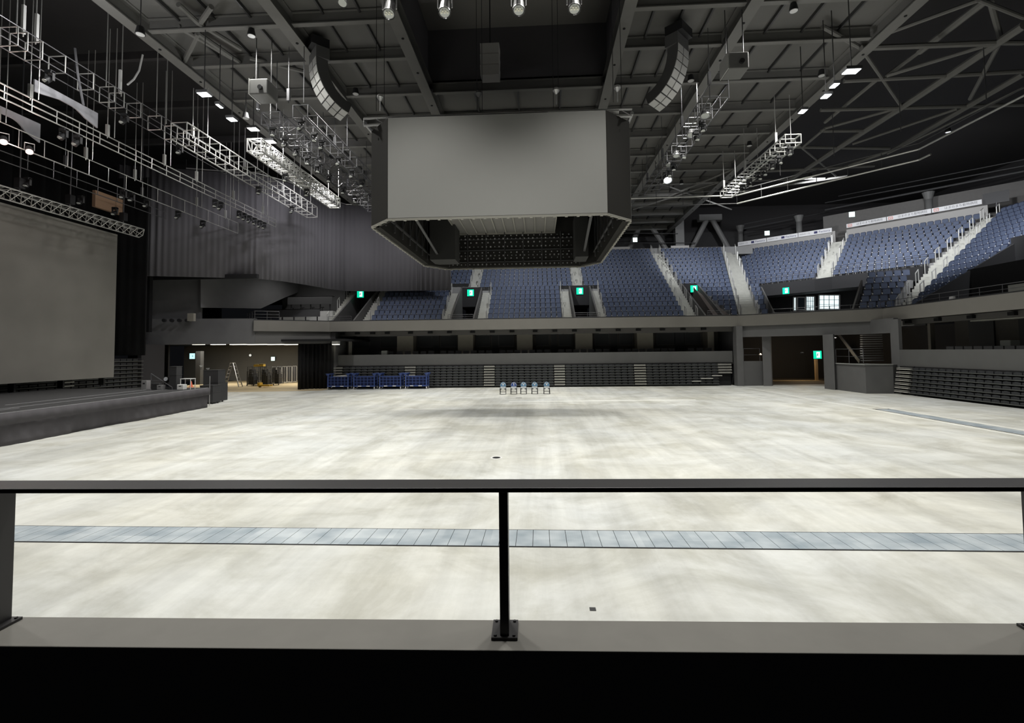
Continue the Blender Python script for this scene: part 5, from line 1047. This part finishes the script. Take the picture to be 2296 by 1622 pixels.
# grey border panels
m_bord = M('grey_border_cloth', (.36, .36, .39), .9, var=.15, scale=3)
for i, (X_, a, b, c, d_) in enumerate(((-20.1, (78, 180), (220, 252), (220, 283), (84, 214)), (-22.6, (-60, 208), (91, 280), (91, 316), (-60, 240)))):
    p = [ux(*q, X_) for q in (a, b, c)]; y0, y1 = ux(*a, X_).y, ux(*b, X_).y; zt = (ux(*a, X_).z+ux(*b, X_).z)/2; zb = ux(*c, X_).z-.05
    pts = [(y0, zt), (y1, zt), (y1, zb-.05)]+[(y0+(y1-y0)*(.78-.42*k/6), zb+.05+(zt-zb-.35)*math.sin(math.pi*.5*min(1, (k+.6)/4))) for k in range(7)]+[(y0+(y1-y0)*.12, zt-.45), (y0, zt-.5)]
    n = len(pts); g = MB(); g.add([(X_, y, z) for y, z in pts]+[(X_-.06, y, z) for y, z in pts], [tuple(range(n)), tuple(range(n, 2*n))[::-1]]+[(k, (k+1) % n, (k+1) % n+n, k+n) for k in range(n)])
    g.build('border_panel', m_bord, label='grey arched cloth panel hanging on the %s stage batten' % ('upper', 'middle')[i], cat='cloth panel')
P = ux(255, 415, -26.3); MB().bx(-26.6, -26.4, ux(215, 400, -26.4).y, ux(276, 428, -26.4).y, 11.9, 12.9).build('border_panel', M('tan_board', (.30, .19, .12), .8), label='tan board lit behind the battens above the video wall', cat='board')
# triangular truss over the video wall
t = thing('lattice_truss', 'white lattice truss along the top of the video wall', 'truss', (-25.6, 20, 10.7)); XT = -25.6; g = MB(); n = 44; Y0, Y1 = 8.0, 30.0
c0 = [(XT-.35, 11.05), (XT+.35, 11.05), (XT, 10.55)]
for x, z in c0: MB().tube((x, Y0, z), (x, Y1, z), .035).build('chord', m_bright, t)
for k in range(n):
    ya = Y0+(Y1-Y0)*k/n; yb = Y0+(Y1-Y0)*(k+1)/n; ym = (ya+yb)/2
    for a, b in ((0, 1), (1, 2), (2, 0)): g.tube((c0[a][0], ya, c0[a][1]), (c0[b][0], ym, c0[b][1]), .017, 4); g.tube((c0[b][0], ym, c0[b][1]), (c0[a][0], yb, c0[a][1]), .017, 4)
g.tube((XT-.35, Y1, 11.05), (XT, Y1+.3, 10.75), .03).tube((XT+.35, Y1, 11.05), (XT, Y1+.3, 10.75), .03).tube((XT, Y1, 10.55), (XT, Y1+.3, 10.75), .03)
g.build('lacing', m_bright, t)
for px, py in ((45, 390), (158, 430), (278, 440)):
    y = ux(px, py, XT).y; MB().tube((XT, y, 11.1), (XT, y, 18.5), .03).build('hoist_chain', m_rail, t); MB().bx(XT-.15, XT+.15, y-.15, y+.15, 11.3, 11.8).build('chain_hoist', m_blackm, t)
# bright box truss left of the scoreboard, long trusses along the roof
ladder('box_truss', 'brightly lit lattice box truss left of the scoreboard', -14.6, 13.5, 14.15, 24.3, 34.5, .42, .045, wide=.75, cat='truss', lattice=True, rods=(26.5, 30, 34.2), rungr=.03)
ladder('box_truss', 'thin dark truss running from the left projector to the scoreboard', -10.7, 13.7, 14.3, 21.4, 34.5, 1.0, .03, mat=m_rail, wide=.7, cat='truss', rods=(21, 26, 31))
ladder('box_truss', 'dark truss crowded with small lamps behind the box truss', -12.6, 13.9, 14.5, 22.3, 37, .8, .026, mat=m_rail, wide=.9, cat='truss', lattice=True, rods=(22, 27, 33))
ladder('box_truss', 'thin dark truss carrying disc lamps right of the scoreboard', 7.9, 13.7, 14.3, 21.0, 34.0, 1.0, .03, mat=m_rail, wide=.8, cat='truss', rods=(21, 25, 29, 33))
ladder('box_truss', 'brightly lit ladder truss on the right of the roof', 13.5, 13.7, 14.15, 26.0, 35.2, .55, .04, wide=.8, cat='truss', rods=(27, 31, 34.5), rungr=.03)
for k, (x, y) in enumerate(((7.9, 20), (-10.7, 20.6))):
    pass
# projectors
for px, py, Y, lb in ((591, 203, 20.6, 'left'), (1648, 146, 20.2, 'right')):
    P = uy(px, py, Y); t = thing('projector', 'large grey boxed projector hanging on the %s truss' % lb, 'projector', (P.x, P.y, P.z-.4))
    MB().bx(P.x-.40, P.x+.40, P.y-.4, P.y+.5, P.z-.36, P.z+.32).build('body', M('projector_grey', (.15, .15, .145), .6), t, bevel=.04); MB().tube((P.x+.1, P.y-.4, P.z-.1), (P.x+.1, P.y-.5, P.z-.1), .1, 14).build('lens', m_blackm, t)
    MB().bx(P.x-.44, P.x-.41, P.y-.42, P.y+.5, P.z-.36, P.z+.34).build('side_plate', m_bright, t)
    for ax in (-.35, .35): MB().tube((P.x+ax, P.y, P.z+.3), (P.x+ax, P.y, 17), .02).build('hanger', m_dgrey, t)
# line arrays
m_spk = M('speaker_grille_grey', (.50, .50, .49), .7); m_spb = M('speaker_cabinet', (.12, .12, .12), .6)
def array(label, P, ang, n=8, name='line_array'):
    t = thing(name, label, 'loudspeaker array', P); f = Vector((math.cos(ang), math.sin(ang), 0)); s_ = Vector((-f.y, f.x, 0)); up = Vector((0, 0, 1)); c = Vector(P); tilt = 0.0
    MB().hexa([c-s_*.5-f*.5+up*.35, c+s_*.5-f*.5+up*.35, c+s_*.5+f*.3+up*.35, c-s_*.5+f*.3+up*.35], [c-s_*.5-f*.5+up*.75, c+s_*.5-f*.5+up*.75, c+s_*.5+f*.3+up*.75, c-s_*.5+f*.3+up*.75]).build('bumper_frame', m_blackm, t)
    g = MB(); g.hexa([c-s_*.52-f*.5-up*.2, c+s_*.52-f*.5-up*.2, c+s_*.52+f*.1-up*.2, c-s_*.52+f*.1-up*.2], [c-s_*.52-f*.5+up*.32, c+s_*.52-f*.5+up*.32, c+s_*.52+f*.1+up*.32, c-s_*.52+f*.1+up*.32]); g.build('cabinet', m_spb, t)
    c = c-up*.2+f*.1
    for k in range(n):
        tilt = .06+1.15*(k/(n-1))**1.15; fr = f*math.cos(tilt)-up*math.sin(tilt); dn = -up*math.cos(tilt)-f*math.sin(tilt); h_ = .36; D = .55
        a = c; b = c+dn*h_*.95
        bb = lambda p, e: [p-s_*.52, p+s_*.52, p+s_*.40-e*D, p-s_*.40-e*D]
        o = MB().hexa(bb(b, fr), bb(a, fr)).build('cabinet', m_spb, t)
        g = MB()
        for u0, u1 in ((-.50, -.03), (.03, .50)): g.hexa([b+s_*u0+dn*-.02, b+s_*u1+dn*-.02, b+s_*u1+fr*.02-dn*.02, b+s_*u0+fr*.02-dn*.02], [a+s_*u0+dn*.02, a+s_*u1+dn*.02, a+s_*u1+fr*.02+dn*.02, a+s_*u0+fr*.02+dn*.02])
        g.build('grille', m_spk, o); c = c+dn*h_
    for q in (-.35, .35): MB().tube(Vector(P)+s_*q+up*.7, Vector((P[0]+s_.x*q, P[1]+s_.y*q, 17)), .03).build('suspension_pole', m_blackm, t)
    return t
PL = uy(706, 128, 21.5); PR_ = uy(1527, 98, 21.5)
array('curved grey line array hanging left of the scoreboard', (PL.x, PL.y, PL.z), math.radians(222)); array('curved grey line array hanging right of the scoreboard', (PR_.x, PR_.y, PR_.z), math.radians(-42))
P = uy(1098, 168, 22.3); t = thing('speaker_stack', 'three stacked pale speakers hanging in the central roof bay', 'loudspeaker', (P.x, P.y, P.z))
for k in range(3): MB().hexa([(P.x-.43+.0*k, P.y, P.z+.02+.52*k), (P.x+.43, P.y, P.z+.02+.52*k), (P.x+.43, P.y+.7, P.z+.02+.52*k), (P.x-.43, P.y+.7, P.z+.02+.52*k)], [(P.x-.45, P.y, P.z+.50+.52*k), (P.x+.45, P.y, P.z+.50+.52*k), (P.x+.45, P.y+.7, P.z+.50+.52*k), (P.x-.45, P.y+.7, P.z+.50+.52*k)]).build('cabinet', M('speaker_pale', (.5, .49, .47), .7), t)
MB().tube((P.x, P.y+.35, P.z+1.5), (P.x, P.y+.35, 19.8), .03).build('chain', m_blackm, t)
# ------------------------------------------------------------------ lamps
m_lens = M('lamp_lens_off', (.62, .64, .62), .3); m_on = M('lamp_lens_lit', (.92, .97, 1.0), .4, emit=9)
m_onw = M('lamp_lens_warm', (1.0, .93, .85), .4, emit=14); m_pink = M('lamp_lens_pink', (1.0, .62, .52), .4, emit=7)
def par(P, aim, label, r=.15, L=.38, lens=m_lens, rod=17, group=None, name='spot_lamp', body=None):
    P = Vector(P); d = Vector(aim).normalized(); t = thing(name, label, 'lamp', P, group); side = d.cross(Vector((0, 0, 1))).normalized()
    MB().cone(P-d*L, P, r*.85, r, 16).build('body', body or m_dgrey, t); MB().cone(P, P+d*.02, r*.86, r*.86, 16).build('lens', lens, t); MB().cone(P-d*.01, P+d*.03, r*1.06, r*1.06, 16, False).build('rim', m_alu, t)
    g = MB(); top = P-d*L*.5+Vector((0, 0, r*2.2)); g.path([P-d*L*.4+side*r*1.2, top+side*r*1.2, top-side*r*1.2, P-d*L*.4-side*r*1.2], .018); g.build('yoke', m_alu, t)
    if rod: MB().tube(top, (top.x, top.y, rod), .02).build('hanger', m_dgrey, t)
    return t
for i, (px, py) in enumerate(((768, 6), (872, 30), (997, 27), (1163, 22), (1288, 19))):
    P = uy(px, py, 12.0); par(P, (0, -.35, -.94), 'round lamp hanging at the top edge of the view, %s from left' % ORD[i+1], .15 if i else .12, .38, group='round lamps at the top of the view')
    if i: 
        g = MB(); c = P+Vector((0, -.35, -.94)).normalized()*.022
        for k in range(7): a_ = k*math.pi/3; q = c+(Vector((math.cos(a_), math.sin(a_), 0))*.075 if k < 6 else Vector((0, 0, 0))); g.cone(q, q+Vector((0, -.35, -.94))*.015, .026, .026, 8)
        g.build('bulb_lens', M('bulb_lens', (.9, .88, .75), .3), bpy.context.scene.objects[-1] if False else [o for o in COL.objects if o.get('label') == 'round lamp hanging at the top edge of the view, %s from left' % ORD[i+1]][0])
def flood(P, label, w_=.55, lens=m_on, rz=0.0, group=None, aim=(.1, -.3, -.95)):
    P = Vector(P); t = thing('flood_light', label, 'flood light', P, group); g = MB().bx(P.x-w_/2, P.x+w_/2, P.y-.2, P.y+.2, P.z, P.z+.12); g.build('housing', m_dgrey, t)
    MB().bx(P.x-w_/2+.04, P.x+w_/2-.04, P.y-.17, P.y+.17, P.z-.02, P.z).build('lens', lens, t); MB().tube((P.x, P.y, P.z+.16), (P.x, P.y, 17), .02).build('hanger', m_dgrey, t); return t
for i, (px, py, w_, mt) in enumerate(((458, 212, .5, m_on), (492, 238, .2, m_on), (520, 268, .4, m_on), (568, 290, .5, m_onw), (606, 318, .55, m_onw))):
    P = ux(px, py, -14.2); flood((P.x, P.y, P.z), 'lit flood light above the left truss, %s from left' % ORD[i+1], w_, mt, group='lit flood lights on the left of the roof')
for i, (px, py, w_) in enumerate(((1909, 160, .6), (1871, 192, .3), (1852, 216, .35), (1800, 250, .3))):
    P = ux(px, py, 12.4); flood(P, 'lit flood light right of the roof deck, %s from top' % ORD[i+1], w_, m_on, group='lit flood lights on the right of the roof')
for i, (px, py) in enumerate(((1581, 259), (1550, 302), (1517, 349), (1500, 370))):
    P = ux(px, py, 7.9); par(P, (0, -.2, -.98), 'pale disc lamp hanging from the right dark truss, %s from top' % ORD[i+1], .22, .2, group='disc lamps on the right dark truss', rod=14)
P = ux(1497, 404, 7.9); par(P, (0, -.5, -.86), 'brightly lit lamp at the lower end of the right dark truss', .26, .3, lens=m_on, rod=14)
for i, (px, py) in enumerate(((8, 318), (66, 340))):
    P = ux(px, py, -22.15); par(P, (.5, -.4, -.75), 'glowing pinkish lamp on the middle stage batten, %s one' % ('left', 'right')[i], .13, .3, lens=m_pink, rod=0)
    ld = bpy.data.lights.new('pink_lamp', 'POINT'); ld.energy = 55; ld.color = (1, .75, .68); ld.shadow_soft_size = .1; lo = bpy.data.objects.new('pink_lamp', ld); COL.objects.link(lo); lo.location = P+Vector((.15, -.15, -.2))
ld = bpy.data.lights.new('curtain_lamp', 'SPOT'); ld.energy = 900; ld.spot_size = math.radians(95); ld.spot_blend = .9; ld.shadow_soft_size = .15; ld.color = (.97, .94, 1.0); lo = bpy.data.objects.new('curtain_lamp', ld); COL.objects.link(lo)
lo.location = ux(606, 318, -14.2)+Vector((0, .2, -.15)); lo.rotation_euler = (Vector((-19.6, 38.6, 15.6))-lo.location).to_track_quat('-Z', 'Y').to_euler()
ld = bpy.data.lights.new('rig_lamp', 'POINT'); ld.energy = 130; ld.shadow_soft_size = .2; lo = bpy.data.objects.new('rig_lamp', ld); COL.objects.link(lo); lo.location = ux(568, 290, -14.2)+Vector((0, 0, -.35))
ld = bpy.data.lights.new('rig_lamp', 'POINT'); ld.energy = 160; ld.shadow_soft_size = .2; lo = bpy.data.objects.new('rig_lamp', ld); COL.objects.link(lo); lo.location = ux(1800, 250, 12.4)+Vector((0, 0, -.35))
ld = bpy.data.lights.new('rig_lamp', 'POINT'); ld.energy = 220; ld.shadow_soft_size = .2; lo = bpy.data.objects.new('rig_lamp', ld); COL.objects.link(lo); lo.location = ux(200, 130, -16.5)+Vector((0, 0, 0))
# small stage lamps clamped on battens
def small(P, label, group):
    P = Vector(P); t = thing('stage_light', label, 'stage light', P, group); a_ = random.uniform(-.6, .6)
    MB().bx(P.x-.13, P.x+.13, P.y-.1, P.y+.1, P.z-.12, P.z).build('base', m_blackm, t); MB().bx(P.x-.17, P.x-.14, P.y-.05, P.y+.05, P.z-.4, P.z-.05).bx(P.x+.14, P.x+.17, P.y-.05, P.y+.05, P.z-.4, P.z-.05).bx(P.x-.17, P.x+.17, P.y-.05, P.y+.05, P.z-.1, P.z-.05).build('yoke', m_dgrey, t)
    MB().cone((P.x, P.y+.1, P.z-.22), (P.x+a_*.1, P.y-.12, P.z-.46), .09, .12, 12).build('head', m_blackm, t); MB().cone((P.x+a_*.1, P.y-.12, P.z-.46), (P.x+a_*.1, P.y-.125, P.z-.475), .10, .10, 12).build('lens', m_lens, t)
G = [('upper stage batten', -20.0, 12.62, [(483, 0), (495, 0), (537, 0), (548, 0), (560, 0), (571, 0), (583, 0), (592, 0), (143, 0), (175, 0)]),
     ('frame truss', -18.9, 14.1, [(112, 0), (280, 0), (403, 0)]),
     ('dark lamp truss left of the scoreboard', -12.6, 13.85, [(612, 0), (640, 0), (665, 0), (690, 0), (712, 0), (738, 0), (770, 0), (795, 0)]),
     ('left thin truss', -10.7, 13.65, [(676, 0), (705, 0), (722, 0), (760, 0), (790, 0), (812, 0)]),
     ('wide ladder batten', -17.3, 13.4, [(655, 0), (580, 0)]), ('bright box truss', -14.6, 13.45, [(688, 0), (640, 0)]),
     ('middle stage batten', -22.5, 12.0, [(277, 0), (295, 0), (330, 0), (400, 0), (455, 0)]), ('video wall truss', -25.4, 11.9, [(62, 0), (182, 0), (258, 0)]),
     ('right dark truss', 7.9, 13.65, [(1575, 0), (1560, 0), (1530, 0), (1510, 0), (1500, 0), (1488, 0)]), ('right bright ladder truss', 13.5, 13.65, [(1770, 0), (1745, 0), (1730, 0), (1712, 0), (1700, 0), (1680, 0), (1665, 0)])]
for nm, X_, Z_, L in G:
    for i, (px, _) in enumerate(sorted(L)):
        # solve Y so that the point (X_, Y, Z_) falls at column px
        lo_y, hi_y = 8.0, 60.0
        for _k in range(40):
            mid_ = (lo_y+hi_y)/2; v = project((X_, mid_, Z_))[0]
            if (v < px) == (X_ < -1.5): lo_y = mid_
            else: hi_y = mid_
        small((X_, lo_y, Z_), 'small black stage lamp under the %s, %s from left' % (nm, ORD[i+1]), 'stage lamps under the '+nm)
# added lamps and fixtures under the roof, placed to light floor, stands and curtain
for i, (x, y, z, e, ax, ay, az, cone, col) in enumerate(ADDED_LAMPS):
    ld = bpy.data.lights.new('added_roof_lamp', 'SPOT'); ld.energy = e*LK; ld.spot_size = math.radians(cone); ld.spot_blend = .7; ld.shadow_soft_size = .35; ld.color = col
    lo = bpy.data.objects.new('added_roof_lamp', ld); COL.objects.link(lo); lo.location = (x, y, z-.08); d = Vector((ax, ay, az))-Vector((x, y, z)); lo.rotation_euler = d.to_track_quat('-Z', 'Y').to_euler()
    pj = project((x, y, z))
    if not (-60 < pj[0] < 2356 and -60 < pj[1] < 1700 and pj[2] > 0): continue
    t = thing('added_roof_lamp', 'added black high-bay lamp under the roof, row %s from the viewer, %s across' % (ORD[1+i//4], ORD[1+i % 4]) if i < 16 else 'added black lamp over the stands or curtain, %s of that kind' % ORD[i-15], 'lamp', (x, y, z), 'added high-bay lamps')
    MB().cone((x, y, z), (x, y, z+.3), .18, .12, 16).build('housing', m_blackm, t); MB().cone((x, y, z-.01), (x, y, z), .15, .15, 16).build('lens', M('bay_lens', (.45, .45, .44), .3), t); MB().tube((x, y, z+.3), (x, y, 17), .02).build('hanger', m_dgrey, t)

# lettering curves become plain meshes
dg = bpy.context.evaluated_depsgraph_get(); dg.update()
for o in [o for o in COL.objects if o.type == 'FONT']:
    me = bpy.data.meshes.new_from_object(o.evaluated_get(dg)); c = bpy.data.objects.new('lettering', me); COL.objects.link(c); c.parent = o.parent; c.matrix_local = o.matrix_local.copy()
    bpy.data.objects.remove(o)
